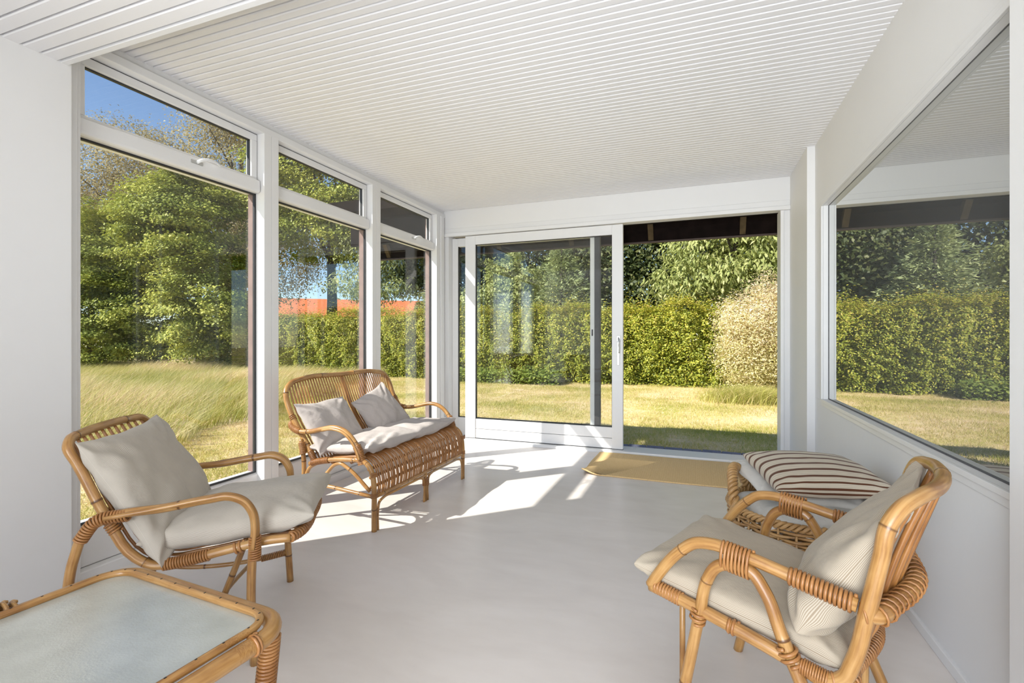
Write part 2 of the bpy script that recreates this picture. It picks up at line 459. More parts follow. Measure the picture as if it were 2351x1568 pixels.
def box(name, x0, x1, y0, y1, z0, z1, mat, parent=None, bevel=0.0):
    return MB().box(x0, x1, y0, y1, z0, z1).build(name, mat, parent, bevel=bevel)
def struct(o):
    o['kind'] = 'structure'; return o
def sub(path, a, b):
    """part of a sampled path between arc-length fractions a and b"""
    lens = [0.0]
    for i in range(1, len(path)): lens.append(lens[-1] + (path[i] - path[i - 1]).length)
    T = lens[-1]
    def at(s):
        for i in range(len(path) - 1):
            if lens[i + 1] >= s: 
                return path[i].lerp(path[i + 1], (s - lens[i]) / max(lens[i + 1] - lens[i], 1e-9))
        return path[-1]
    return [at(T * a)] + [p for p, s in zip(path, lens) if T * a < s < T * b] + [at(T * b)]
# ==STRUCT==
# ------------------------------------------------------------------ room shell
CEIL = 2.69
LOW = 2.46
STEP = 1.414
BACK = 5.19
WL = -2.80      # face of the left-hand posts
WR = 0.855      # face of the right wall

fl = struct(box('floor', -3.0, 1.0, -2.7, 5.42, -0.12, 0.0, M['floor']))
tag(fl, 'pale grey-beige polished microcement floor')

# high ceiling: boards hung from a slab, grooves between them
cl = struct(box('ceiling', -3.12, 1.02, STEP, 5.42, CEIL + 0.012, CEIL + 0.10, M['ceil']))
tag(cl, 'white ceiling of narrow painted boards')
PITCH = 0.0484
W = PITCH - 0.0075
bd = None; k = 0; y = STEP + 0.004
while y < BACK + 0.05:
    if bd is None:
        x0, x1 = -2.86, 0.90
        mb = MB(); c = 0.004
        mb.prism([(0, CEIL + 0.012), (0, CEIL + c), (c, CEIL), (W - c, CEIL), (W, CEIL + c), (W, CEIL + 0.012)], 0, x0, x1)
        bd = mb.build('board', M['ceil'], cl); o = bd
    else:
        o = bd.copy(); col.objects.link(o)
    o.location = (0, y, 0); y += PITCH; k += 1

cl2 = struct(box('ceiling.001', -3.12, 1.02, -2.7, STEP - 0.012, LOW + 0.014, LOW + 0.36, M['ceil']))
tag(cl2, 'lower white ceiling of wide painted boards in the foreground')
PW = 0.0673
bd = None; y = STEP - 0.03 - PW
while y > -2.6:
    if bd is None:
        mb = MB(); c = 0.004; w = PW - 0.008
        mb.prism([(0, LOW + 0.014), (0, LOW + c), (c, LOW), (w - c, LOW), (w, LOW + c), (w, LOW + 0.014)], 0, -2.74, 0.9)
        bd = mb.build('board', M['ceil'], cl2); o = bd
    else:
        o = bd.copy(); col.objects.link(o)
    o.location = (0, y, 0); y -= PW
struct(tag(box('trim_1', -2.80, 0.86, STEP - 0.028, STEP, LOW - 0.002, CEIL + 0.012, M['wood_white'], bevel=0.002), 'white fascia board at the step between the two ceilings'))

# left wall, solid part
struct(tag(MB().box(-2.98, -2.73, -2.7, 1.432, 0, LOW + 0.014).build('wall_left', M['wall'], bevel=0.006), 'plain white wall left of the windows'))
struct(tag(MB().box(-2.98, -2.775, 1.432, 1.475, 0, 2.62).box(-2.98, -2.80, 1.475, 1.502, 0, 2.62).build('trim_2', M['wood_white'], bevel=0.002), 'white jamb between the left wall and the first window'))
struct(tag(MB().box(-2.98, WL, 1.50, BACK, 2.608, 2.655).box(-2.98, -2.815, 1.414, BACK, 2.655, CEIL + 0.012).build('trim_3', M['wood_white'], bevel=0.004), 'white head beam and cove above the left windows'))

POSTS = [(2.585, 2.648, 2.710), (3.796, 3.860, 3.920)]
for i, (a, m_, b_) in enumerate(POSTS):
    p = struct(empty('trim_%d' % (4 + i), (WL, (a + b_) / 2, 0)))
    tag(p, ['white double post between the first and second left windows', 'white double post between the second and third left windows'][i])
    for (q0, q1) in ((a, m_ - 0.001), (m_ + 0.001, b_)):
        MB().box(-0.095, 0, q0 - (a + b_) / 2, q1 - (a + b_) / 2, 0, 2.612).build('post', M['wood_white'], p, bevel=0.002)
        MB().box(-0.15, -0.097, q0 - (a + b_) / 2, q1 - (a + b_) / 2, 0, 2.612).build('outer_cladding', M['cladding'], p)
p = struct(empty('trim_6', (WL, 5.09, 0)))
tag(p, 'white stepped corner post between the left windows and the back wall')
MB().box(-0.095, 0, -0.10, -0.02, 0, 2.612).build('post', M['wood_white'], p, bevel=0.003)
MB().box(-0.15, -0.097, -0.10, 0.14, 0, 2.612).build('outer_cladding', M['cladding'], p)
MB().box(-0.095, 0.012, -0.018, 0.055, 0, 2.612).build('post', M['wood_white'], p, bevel=0.003)
MB().box(-0.095, -0.012, 0.057, 0.14, 0, 2.612).build('post', M['wood_white'], p, bevel=0.003)

bb = struct(empty('baseboard_left', (-2.86, 3.3, 0)))
tag(bb, 'white base panels below the left windows')
WINS = [(1.502, 2.585), (2.710, 3.796), (3.920, 4.990)]
for (a, b_) in WINS:
    MB().prism([(0.0, 0.0), (0.055, 0.0), (0.055, 0.05), (0.05, 0.055), (0.0, 0.055)], 1, a - 3.3, b_ - 3.3).box(-0.10, -0.012, a - 3.3, b_ - 3.3, 0.0, 0.15).build('plinth', M['wood_white'], bb)
    MB().prism([(-0.10, 0.058), (0.0, 0.058), (0.0, 0.246), (-0.004, 0.250), (-0.028, 0.262), (-0.10, 0.262)], 1, a - 3.3, b_ - 3.3).build('base_panel', M['wood_white'], bb)

WLAB = ['tall left window beside the solid wall, showing trees and sky', 'middle left window behind the rattan sofa', 'left window next to the back corner']
for i, (a, b_) in enumerate(WINS):
    w = struct(empty('window_%d' % (i + 1), (-2.88, (a + b_) / 2, 0)))
    tag(w, WLAB[i])
    h = (b_ - a) / 2
    # transom rail, protruding with a rounded lower nose
    MB().prism([(-0.08, 2.196), (0.035, 2.196), (0.05, 2.203), (0.052, 2.215), (0.050, 2.278), (0.04, 2.283), (-0.08, 2.283)], 1, -h, h - 0.008).build('transom_rail', M['wood_white'], w, bevel=0.003)
    # upper sash
    s = MB()
    f = 0.045
    s.box(-0.03, 0.02, -h + 0.006, h - 0.006, 2.602 - f, 2.602).box(-0.03, 0.02, -h + 0.006, h - 0.006, 2.285, 2.285 + 0.02)
    s.box(-0.03, 0.02, -h + 0.006, -h + 0.006 + f, 2.305, 2.602 - f).box(-0.03, 0.02, h - 0.006 - f, h - 0.006, 2.305, 2.602 - f)
    so = s.build('sash', M['wood_white'], w, bevel=0.003)
    MB().box(-0.012, -0.006, -h + 0.05, h - 0.05, 2.30, 2.56).build('pane', M['glass'], so)
    g = MB()
    z0, z1, yy = 2.303, 2.557, h - 0.051
    g.box(-0.016, 0.004, -yy, yy, z1 - 0.007, z1).box(-0.016, 0.004, yy - 0.007, yy, z0, z1).box(-0.016, 0.004, -yy, -yy + 0.004, z0, z1)
    g.build('gasket', M['gasket'], so)
    # dark shadow gap round the sash
    MB().box(-0.02, 0.012, -h + 0.001, h - 0.001, 2.6025, 2.6075).box(-0.02, 0.012, h - 0.0055, h - 0.0005, 2.29, 2.6025).build('sash_gap', M['gasket'], w)
    # lower fixed pane
    MB().box(-0.008, -0.002, -h, h, 0.262, 2.196).build('pane', M['glass'], w)
    g = MB()
    g.box(-0.014, 0.004, -h, h, 0.262, 0.270).box(-0.014, 0.004, h - 0.012, h, 0.27, 2.188).box(-0.014, 0.004, -h, h, 2.186, 2.196).box(-0.014, 0.002, -h, -h + 0.006, 0.27, 2.188)
    g.build('gasket', M['gasket'], w)
    if i in (0, 2):
        hm = MB()
        yy = 0.08 if i == 0 else 0.1
        hm.box(0.050, 0.058, yy - 0.045, yy + 0.03, 2.243, 2.263)
        hd = hm.build('handle_plate', M['steel'], w, bevel=0.002)
        path = smooth([(0.056, yy - 0.01, 2.253), (0.075, yy, 2.265), (0.085, yy + 0.03, 2.278), (0.085, yy + 0.11, 2.276), (0.082, yy + 0.125, 2.268)], 5)
        MB().tube(path, 0.011, 8, r2=0.006).build('handle', M['lacquer'], w, True)

# back wall
wb = struct(box('wall_back', -2.86, 0.86, BACK, 5.36, 2.40, CEIL + 0.012, M['wall'], bevel=0.002))
tag(wb, 'white board above the sliding door')
MB().box(-2.815, 0.80, BACK - 0.008, BACK, 2.424, 2.476).build('cover_strip', M['wood_white'], wb, bevel=0.003)
MB().box(-2.815, 0.80, BACK - 0.03, BACK + 0.01, 2.382, 2.421).build('track_cover', M['wood_white'], wb, bevel=0.004)
struct(tag(MB().box(-2.98, -2.755, BACK + 0.004, 5.42, 0, 2.40).build('trim_7', M['wood_white'], bevel=0.003), 'white left jamb of the sliding door'))
struct(tag(MB().box(0.722, 0.752, BACK + 0.0, 5.40, 0, 2.396).box(0.752, 1.0, BACK + 0.012, 5.42, 0, 2.40).build('trim_8', M['wood_white'], bevel=0.003), 'white right jamb of the open doorway'))
struct(tag(MB().prism([(5.135, 0.0), (5.135, 0.022), (5.140, 0.028), (5.40, 0.028), (5.44, 0.01), (5.44, -0.12), (5.36, -0.12)], 0, -2.76, 0.752).build('trim_9', M['wood_white'], bevel=0.002), 'pale door threshold'))

# sliding door: fixed leaf outside, sliding leaf pushed over it
dr = struct(empty('door_1', (-1.6, 5.23, 0.028)))
tag(dr, 'white sliding glass door pushed open to the left')
dz = -0.028
def dbox(mb, x0, x1, y0, y1, z0, z1): return mb.box(x0 + 1.6, x1 + 1.6, y0 - 5.23, y1 - 5.23, z0 + dz, z1 + dz)
lf = MB()
dbox(lf, -2.542, -2.414, 5.20, 5.255, 0.034, 2.378); dbox(lf, -0.841, -0.729, 5.20, 5.255, 0.034, 2.378)
dbox(lf, -2.414, -0.841, 5.20, 5.255, 2.274, 2.378)
lo = lf.build('sliding_leaf', M['wood_white'], dr, bevel=0.003)
q = MB(); dbox(q, -2.414, -0.841, 5.208, 5.25, 0.143, 0.256); q.build('bottom_rail', M['wood_white'], lo, bevel=0.004)
q = MB(); dbox(q, -2.414, -0.841, 5.208, 5.25, 0.034, 0.139); q.build('bottom_rail', M['wood_white'], lo, bevel=0.004)
q = MB(); dbox(q, -2.42, -0.835, 5.226, 5.232, 0.25, 2.28); q.build('pane', M['glass'], lo)
q = MB(); dbox(q, -2.414, -0.841, 5.216, 5.24, 0.256, 0.264); dbox(q, -2.414, -2.407, 5.216, 5.24, 0.256, 2.274); dbox(q, -2.414, -0.841, 5.216, 5.24, 2.268, 2.274); dbox(q, -0.846, -0.841, 5.216, 5.24, 0.256, 2.274)
q.build('gasket', M['gasket'], lo)
q = MB(); dbox(q, -2.542, -0.729, 5.205, 5.25, 0.028, 0.034); q.build('bottom_seal', M['gasket'], lo)
# handle
q = MB(); dbox(q, -0.792, -0.752, 5.192, 5.20, 1.155, 1.215); dbox(q, -0.789, -0.760, 5.194, 5.20, 0.91, 1.155)
ho = q.build('handle_plate', M['steel'], lo, bevel=0.003)
pth = [Vector(p) + Vector((1.6, -5.23, dz)) for p in smooth([(-0.768, 5.195, 1.19), (-0.768, 5.165, 1.19), (-0.764, 5.150, 1.17), (-0.762, 5.150, 1.10), (-0.762, 5.153, 1.035)], 5)]
MB().tube(pth, 0.010, 10, r2=0.007).build('handle', M['steel'], lo, True)
lf = MB()
dbox(lf, -2.754, -2.679, 5.285, 5.335, 0.028, 2.378); dbox(lf, -1.089, -1.042, 5.285, 5.335, 0.028, 2.378)
dbox(lf, -2.679, -1.089, 5.285, 5.335, 2.279, 2.378); dbox(lf, -2.679, -1.089, 5.285, 5.335, 0.028, 0.25)
fo = lf.build('fixed_leaf', M['wood_white'], dr, bevel=0.003)
q = MB(); dbox(q, -2.69, -1.08, 5.305, 5.311, 0.24, 2.29); q.build('pane', M['glass'], fo)
q = MB(); dbox(q, -1.042, -0.985, 5.285, 5.36, 0.028, 2.378); q.build('brush_seal', M['grey_seal'], fo)
q = MB(); dbox(q, -2.679, -2.672, 5.292, 5.32, 0.25, 2.279); dbox(q, -2.679, -1.089, 5.292, 5.32, 0.25, 0.256); q.build('gasket', M['gasket'], fo)
q = MB(); dbox(q, -1.072, -1.058, 5.281, 5.286, 1.215, 1.285); q.build('strike_plate', M['gasket'], fo, bevel=0.004)

# right wall with the reflecting window
wr = struct(empty('wall_right', (WR, 3.0, 0)))
tag(wr, 'white right wall around the reflecting window')
def rb(nm, x0, x1, y0, y1, z0, z1, mat=M['wall'], bev=0.002): return MB().box(x0 - WR, x1 - WR, y0 - 3.0, y1 - 3.0, z0, z1).build(nm, mat, wr, bevel=bev)
rb('lower_panel', WR, 1.02, 1.3, 4.44, 0, 0.735)
rb('upper_panel', WR, 1.02, 1.3, 4.44, 2.17, CEIL + 0.012)
rb('side_panel', WR, 1.02, 4.18, 4.44, 0.735, 2.17)
rb('side_panel', WR, 1.02, 1.3, 1.62, 0.735, 2.17)
rb('pilaster', 0.800, 1.02, 4.432, BACK + 0.02, 0, CEIL + 0.012, bev=0.004)
rb('rear_part', WR, 1.02, -2.7, 1.3, 0, LOW + 0.014)
w4 = struct(empty('window_4', (WR, 2.9, 0)))
tag(w4, 'large right-hand window whose glass mirrors the doorway and the garden')
def wbx(mb, x0, x1, y0, y1, z0, z1): return mb.box(x0 - WR, x1 - WR, y0 - 2.9, y1 - 2.9, z0, z1)
q = MB()
for (d, w0, w1) in ((0.014, 0.0, 0.022), (0.006, 0.022, 0.052)):
    wbx(q, WR - d, WR - 0.0005, 1.6, 4.163 + w1, 0.75 - w1, 0.75 - w0); wbx(q, WR - d, WR - 0.0005, 1.6, 4.163 + w1, 2.157 + w0, 2.157 + w1); wbx(q, WR - d, WR - 0.0005, 4.163 + w0, 4.163 + w1, 0.75 - w0, 2.157 + w0)
q.build('casing', M['wood_white'], w4, bevel=0.002)
q = MB()
wbx(q, WR, WR + 0.10, 1.622, 4.163, 0.736, 0.75); wbx(q, WR, WR + 0.10, 1.622, 4.163, 2.157, 2.169); wbx(q, WR, WR + 0.10, 4.163, 4.179, 0.736, 2.169)
q.build('reveal', M['wood_white'], w4)
q = MB(); wbx(q, WR + 0.034, WR + 0.040, 1.6, 4.163, 0.75, 2.157); q.build('pane', M['mirror_glass'], w4)
q = MB(); wbx(q, WR + 0.031, WR + 0.034, 1.6, 4.163, 0.75, 0.756); wbx(q, WR + 0.031, WR + 0.034, 4.159, 4.163, 0.75, 2.157); wbx(q, WR + 0.032, WR + 0.034, 1.6, 4.163, 2.154, 2.157)
q.build('gasket', M['grey_seal'], w4)
struct(tag(box('baseboard_right', 0.842, 0.86, 1.75, 4.432, 0, 0.042, M['wood_white'], bevel=0.003), 'low white skirting along the right wall'))
struct(tag(box('trim_10', 0.80, 1.02, 1.36, 1.751, 0, CEIL + 0.012, M['wall'], bevel=0.004), 'white post at the right edge of the foreground'))

# rear wall with its window opening, behind the viewer
wv = struct(MB().box(-2.98, -2.6, -2.7, -2.55, 0, LOW + 0.014).box(0.75, 1.02, -2.7, -2.55, 0, LOW + 0.014).box(-2.6, 0.75, -2.7, -2.55, 0, 0.4).box(-2.6, -1.65, -2.7, -2.55, 0.4, 2.44).box(-2.6, 0.75, -2.7, -2.55, 2.44, LOW + 0.014).build('wall_rear', M['wall']))
tag(wv, 'white rear wall with a wide window opening')
# roof over the room
struct(tag(box('roof', -3.14, 2.4, -2.8, 5.42, CEIL + 0.10, CEIL + 0.26, M['eave']), 'flat roof slab over the room'))
# ------------------------------------------------------------------ cushions
def pillow(name, w, d, t, mat, center, ax, ay, seed=0, pinch=0.07, n=26, wrinkle=0.010, stripe_axis=1, mid=0.0, sag=0.0, power=0.42, corner=0.0, heavy=0.0):
    """stuffed cushion: ax / ay are the directions of its width and depth, its face points along ax x ay"""
    ax = Vector(ax).normalized(); az = ax.cross(Vector(ay)).normalized(); ay = az.cross(ax)
    rot = Matrix((ax, ay, az)).transposed()
    rs = random.Random(seed); off = Vector((rs.uniform(0, 50), rs.uniform(0, 50), rs.uniform(0, 50)))
    V = []; F = []; par = []; idx = {}
    def pos(i, j, side):
        u = -1 + 2 * i / n; v = -1 + 2 * j / n
        # crowd samples towards the rim
        u = math.sin(u * math.pi / 2); v = math.sin(v * math.pi / 2)
        x = u * w / 2 * (1 - pinch * (1 - v * v)); y = v * d / 2 * (1 - pinch * (1 - u * u))
        prof = max(0.0, (1 - u * u)) ** power * max(0.0, (1 - v * v)) ** power
        z = side * t / 2 * prof * (1 - heavy * v)
        edge = min(1.0, prof * 2.0)
        q = Vector((x, y, 0)) + off
        wr = noise.noise(q * 9) * 0.6 + noise.noise(Vector((q.x * 22, q.y * 7, 3.1 * side))) * 0.5
        # tension folds running in from the corners
        cu = 1 - abs(abs(u) - abs(v)); rad = math.hypot(1 - abs(u), 1 - abs(v))
        fold = math.sin((abs(u) - abs(v)) * 17 + off.x) * max(0, 1 - rad) * cu
        z += (wr * wrinkle + fold * wrinkle * 0.9) * edge * side
        if mid:
            z *= 1 - mid * math.exp(-(u / 0.05) ** 2)
        z += sag * (u * u + v * v * 0.5 - 0.6)
        if corner: z += corner * (abs(u) ** 3) * (abs(v) ** 3)
        x += noise.noise(q * 6 + Vector((7, 0, 0))) * 0.012; y += noise.noise(q * 6 + Vector((0, 9, 0))) * 0.012
        return (x, y, z)
    for side in (1, -1):
        for i in range(n + 1):
            for j in range(n + 1):
                rim = i in (0, n) or j in (0, n)
                if side == -1 and rim:
                    idx[(-1, i, j)] = idx[(1, i, j)]; continue
                idx[(side, i, j)] = len(V); V.append(pos(i, j, side)); par.append(((i / n - 0.5) * w * 1.15, (j / n - 0.5) * d * 1.15))
    for side in (1, -1):
        for i in range(n):
            for j in range(n):
                q = [idx[(side, i, j)], idx[(side, i + 1, j)], idx[(side, i + 1, j + 1)], idx[(side, i, j + 1)]]
                if side == -1: q = q[::-1]
                F.append(q)
    me = bpy.data.meshes.new(name); me.from_pydata(V, [], F)
    uvl = me.uv_layers.new(name='UVMap'); co = V
    flat = []
    for f in F:
        for vi in f:
            px, py = par[vi]
            flat += ([py + 5, px + 5] if stripe_axis == 1 else [px + 5, py + 5])
    uvl.data.foreach_set('uv', flat)
    me.polygons.foreach_set('use_smooth', [True] * len(F)); me.materials.append(mat); me.update()
    o = bpy.data.objects.new(name, me); col.objects.link(o)
    o.matrix_world = Matrix.Translation(center) @ rot.to_4x4()
    ss = o.modifiers.new('subd', 'SUBSURF'); ss.levels = 1; ss.render_levels = 1
    return o

# ------------------------------------------------------------------ left armchair
A1 = R(34)
fw = Vector((math.cos(A1), math.sin(A1), 0)); lf_ = Vector((-fw.y, fw.x, 0))
HW = 0.3175
base1 = Vector((-1.522, 1.362, 0)) + lf_ * HW
ch = empty('rattan_armchair', base1, A1)
tag(ch, 'low rattan armchair with looped arms beside the left window', 'armchair')
def L1(x, y, z): return base1 + fw * x + lf_ * y + Vector((0, 0, z))
side1 = [(0.0, 0), (-0.012, 0.25), (-0.006, 0.42), (0.002, 0.50), (-0.006, 0.555), (-0.035, 0.60), (-0.085, 0.622), (-0.15, 0.617), (-0.28, 0.598), (-0.47, 0.572), (-0.525, 0.54), (-0.562, 0.45), (-0.585, 0.30), (-0.60, 0.0)]
for s in (-1, 1):
    y = s * HW
    pth = smooth([(x, y, z) for x, z in side1], 6)
    sf = MB().tube(pth, 0.0155, 10, nodes=0.34, phase=random.random() * 0.5).build('arm_pole', M['rattan'], ch, True)
    # thin companion cane along the outer edge of the arm
    out = [(x + 0.004, y + s * 0.021, z + 0.008) for x, z in side1[2:10]]
    MB().tube(smooth(out, 6), 0.008, 8).build('arm_cane', M['rattan'], ch, True)
    MB().coil(smooth([(-0.40, y, 0.582), (-0.50, y, 0.566), (-0.545, y, 0.505)], 6), 0.019, rc=0.0042, pitch=0.0095).build('cane_binding', M['bind'], ch, True)
    MB().coil([(0.001, y, 0.385), (0.001, y, 0.47)], 0.0185, 0.0185, 0.0042, 0.0085).build('cane_binding', M['bind'], ch, True)
# seat rail bending up into the back, one pole on each side, joined by the top rail
prof1 = [(0.115, 0.440), (0.05, 0.438), (-0.10, 0.415), (-0.27, 0.385), (-0.345, 0.385), (-0.395, 0.415), (-0.489, 0.573), (-0.575, 0.765), (-0.600, 0.815)]
YW = HW - 0.037
fp = [(x, -YW, z) for x, z in prof1] + [(-0.612, -YW + 0.03, 0.838), (-0.622, -YW + 0.10, 0.845), (-0.632, 0, 0.848), (-0.622, YW - 0.10, 0.845), (-0.612, YW - 0.03, 0.838)] + [(x, YW, z) for x, z in prof1[::-1]]
fpath = smooth(fp, 5)
MB().tube(fpath, 0.0165, 10, nodes=0.33).build('back_frame', M['rattan'], ch, True)
for s in (-1, 1):
    y = s * YW
    MB().coil([(-0.475, y, 0.545), (-0.455, y, 0.512)], 0.019, rc=0.004, pitch=0.009).build('cane_binding', M['bind'], ch, True)
    MB().coil(smooth([(-0.16, y, 0.403), (-0.27, y, 0.385), (-0.31, y, 0.382)], 4), 0.0185, rc=0.004, pitch=0.0085).build('cane_binding', M['bind'], ch, True)
    MB().coil([(-0.075, y, 0.418), (-0.045, y, 0.423)], 0.019, rc=0.005, pitch=0.011).build('cane_binding', M['bind'], ch, True)
# front rail, bowed, wound with thick cane
fr_ = smooth([(0.112, -YW, 0.440), (0.135, -YW + 0.06, 0.435), (0.150, 0, 0.432), (0.135, YW - 0.06, 0.435), (0.112, YW, 0.440)], 6)
MB().tube(fr_, 0.0125, 10).build('front_rail', M['rattan'], ch, True)
MB().coil(fr_, 0.016, rc=0.0062, pitch=0.017).build('cane_binding', M['bind'], ch, True)
for nm, x, z, r_ in (('rear_rail', -0.365, 0.392, 0.012), ('back_rail', -0.505, 0.575, 0.011), ('seat_rail', -0.05, 0.412, 0.011)):
    MB().tube([(x, -YW, z), (x, 0, z), (x, YW, z)], r_, 8).build(nm, M['rattan'], ch, True)
# canes run down the back and forward along the seat
for i in range(12):
    t = -1 + 2 * (i + 0.5) / 12
    y = t * (YW - 0.015); dx = -0.02 * (1 - t * t)
    p = [(0.13 + 0.018 * (1 - t * t), y, 0.437), (0.0, y, 0.424), (-0.2, y, 0.394), (-0.33, y, 0.388), (-0.385, y, 0.418), (-0.485, y, 0.58), (-0.57 + dx, y, 0.77), (-0.610 + dx * 0.9, y, 0.836)]
    MB().tube(smooth(p, 5), 0.0062, 6).build('cane', M['cane'], ch, True)
MB().tube([(-0.09, 0.02, 0.408), (-0.16, 0.02, 0.22), (-0.245, 0.02, 0.0)], 0.013, 8, nodes=0.2).build('brace_leg', M['rattan'], ch, True)
for s in (-1, 1):
    st = smooth([(-0.012, s * HW, 0.145), (-0.16, s * (HW - 0.02), 0.128), (-0.40, s * (HW - 0.02), 0.122), (-0.592, s * HW, 0.14)], 6)
    MB().tube(st, 0.0105, 8, nodes=0.3).build('stretcher', M['rattan'], ch, True)
    MB().coil(sub(st, 0.02, 0.20), 0.0135, rc=0.0035, pitch=0.0075).build('cane_binding', M['bind'], ch, True)
MB().tube(smooth([(-0.16, -HW + 0.02, 0.128), (-0.2, 0, 0.118), (-0.16, HW - 0.02, 0.128)], 6), 0.009, 8).build('stretcher', M['rattan'], ch, True)

c = pillow('seat_cushion', 0.60, 0.57, 0.16, M['linen_stripe'], L1(-0.10, 0.0, 0.478), fw * 0.995 + Vector((0, 0, 0.10)), lf_, 3, 0.06, wrinkle=0.014, power=0.33, corner=0.012)
tag(c, 'pinstriped linen seat cushion on the left armchair', 'cushion')
bx = (L1(-0.575, 0, 0.80) - L1(-0.36, 0, 0.43)).normalized()
c = pillow('back_cushion', 0.61, 0.53, 0.15, M['linen_stripe'], L1(-0.432, -0.01, 0.612), -lf_, bx, 9, 0.06, wrinkle=0.024, stripe_axis=0, power=0.36)
tag(c, 'pinstriped linen back cushion leaning in the left armchair', 'cushion')

# ------------------------------------------------------------------ sofa
SX, SY = -1.871, 3.166
SH = 0.614
so = empty('rattan_sofa', (SX, SY, 0))
tag(so, 'two-seat rattan sofa with a slatted back in front of the windows', 'sofa')
def S(x, y, z): return Vector((SX + x, SY + y, z))
shoulder = [(-0.14, 0.432), (-0.075, 0.425), (-0.032, 0.392), (-0.008, 0.335), (0.0, 0.26)]
for s in (-1, 1):
    y = s * SH
    MB().tube(smooth([(x, y, z) for x, z in shoulder + [(0.0, 0.12), (0.0, 0.0)]], 6), 0.0165, 10, nodes=0.26).build('leg', M['rattan'], so, True)
    arm = smooth([(-0.088, y, 0.405), (-0.102, y, 0.46), (-0.15, y, 0.545), (-0.225, y, 0.606), (-0.305, y, 0.622), (-0.40, y, 0.606), (-0.50, y, 0.584), (-0.60, y, 0.582), (-0.665, y - s * 0.012, 0.608), (-0.70, y - s * 0.05, 0.625)], 6)
    MB().tube(arm, 0.0178, 10, nodes=0.4, r2=0.0165).build('arm', M['rattan'], so, True)
    MB().tube([p + Vector((0.004, s * 0.022, -0.006)) for p in arm[4:30]], 0.009, 8).build('arm_cane', M['rattan'], so, True)
    MB().coil(sub(arm, 0.0, 0.16), 0.020, 0.026, 0.0038, 0.0078).build('cane_binding', M['bind'], so, True)
    MB().coil(sub(arm, 0.80, 0.97), 0.019, rc=0.0038, pitch=0.0085).build('cane_binding', M['bind'], so, True)
    MB().tube(smooth([(-0.585, y, 0.0), (-0.555, y, 0.22), (-0.552, y, 0.40), (-0.575, y, 0.53)], 6), 0.0145, 10, nodes=0.3).build('leg', M['rattan'], so, True)
    MB().coil([(-0.553, y, 0.435), (-0.568, y, 0.51)], 0.020, 0.024, 0.0038, 0.0078).build('cane_binding', M['bind'], so, True)
    sr = smooth([(-0.50, y, 0.375), (-0.44, y, 0.393), (-0.28, y, 0.42), (-0.12, y, 0.43)], 6)
    MB().tube(sr, 0.0155, 10, nodes=0.3).build('seat_rail', M['rattan'], so, True)
    MB().coil(sub(sr, 0.05, 0.42), 0.0185, rc=0.0036, pitch=0.0074).build('cane_binding', M['bind'], so, True)
    MB().tube(smooth([(-0.545, y, 0.262), (-0.50, y, 0.35), (-0.435, y, 0.388)], 6), 0.0125, 8).build('corner_brace', M['rattan'], so, True)
    ap = smooth([(-0.43, y, 0.262), (-0.355, y, 0.335), (-0.30, y, 0.385), (-0.255, y, 0.398), (-0.21, y, 0.380), (-0.03, y, 0.245)], 6)
    MB().tube(ap, 0.0115, 8, nodes=0.25).build('side_arch', M['rattan'], so, True)
    st = [(-0.555, y, 0.255), (-0.3, y, 0.238), (-0.003, y, 0.212)]
    MB().tube(st, 0.0125, 8, nodes=0.2).build('stretcher', M['rattan'], so, True)
    MB().coil([(-0.54, y, 0.254), (-0.44, y, 0.247)], 0.0165, rc=0.004, pitch=0.009).build('cane_binding', M['bind'], so, True)
    for z0 in (0.205, 0.335):
        MB().coil([(0.0, y, z0), (0.0, y, z0 + 0.03)], 0.0185, rc=0.0034, pitch=0.0075).build('cane_binding', M['bind'], so, True)
    MB().tube(smooth([(0.006, y - s * 0.03, 0.0), (0.006, y - s * 0.03, 0.12), (0.004, y - s * 0.045, 0.165), (0.002, y - s * 0.10, 0.185), (0.0, y - s * 0.16, 0.189)], 6), 0.0085, 8).build('corner_bracket', M['rattan'], so, True)
# front low rails and middle leg
MB().tube([(0, -SH, 0.212), (0, -0.2, 0.212), (0, 0.2, 0.212), (0, SH, 0.212)], 0.0125, 10, nodes=0.28).build('front_rail', M['rattan'], so, True)
MB().tube([(0.003, -SH + 0.12, 0.189), (0.003, 0, 0.189), (0.003, SH - 0.12, 0.189)], 0.0085, 8).build('front_rail', M['rattan'], so, True)
for dy in (-0.026, 0.0, 0.026):
    if dy:
        sgn = 1 if dy > 0 else -1
        p = smooth([(0.004, dy, 0), (0.004, dy, 0.13), (0.004, dy + sgn * 0.015, 0.170), (0.003, dy + sgn * 0.07, 0.188), (0.002, dy + sgn * 0.13, 0.19)], 6)
        MB().tube(p, 0.0085, 8).build('middle_leg', M['rattan'], so, True)
    else:
        MB().tube([(0, 0, 0), (0, 0, 0.11), (0, 0, 0.215)], 0.0125, 8).build('middle_leg', M['rattan'], so, True)
MB().coil([(0.003, 0, 0.115), (0.003, 0, 0.17)], 0.017, 0.036, 0.003, 0.0065, up=(1, 0, 0)).build('cane_binding', M['bind'], so, True)
for x, z in ((-0.03, 0.385), (-0.016, 0.335), (-0.012, 0.275), (-0.16, 0.418), (-0.31, 0.405), (-0.47, 0.378)):
    MB().tube([(x - 0.012, -SH, z - 0.006), (x - 0.012, 0, z - 0.006), (x - 0.012, SH, z - 0.006)], 0.0105, 8).build('cross_rail', M['cane'], so, True)
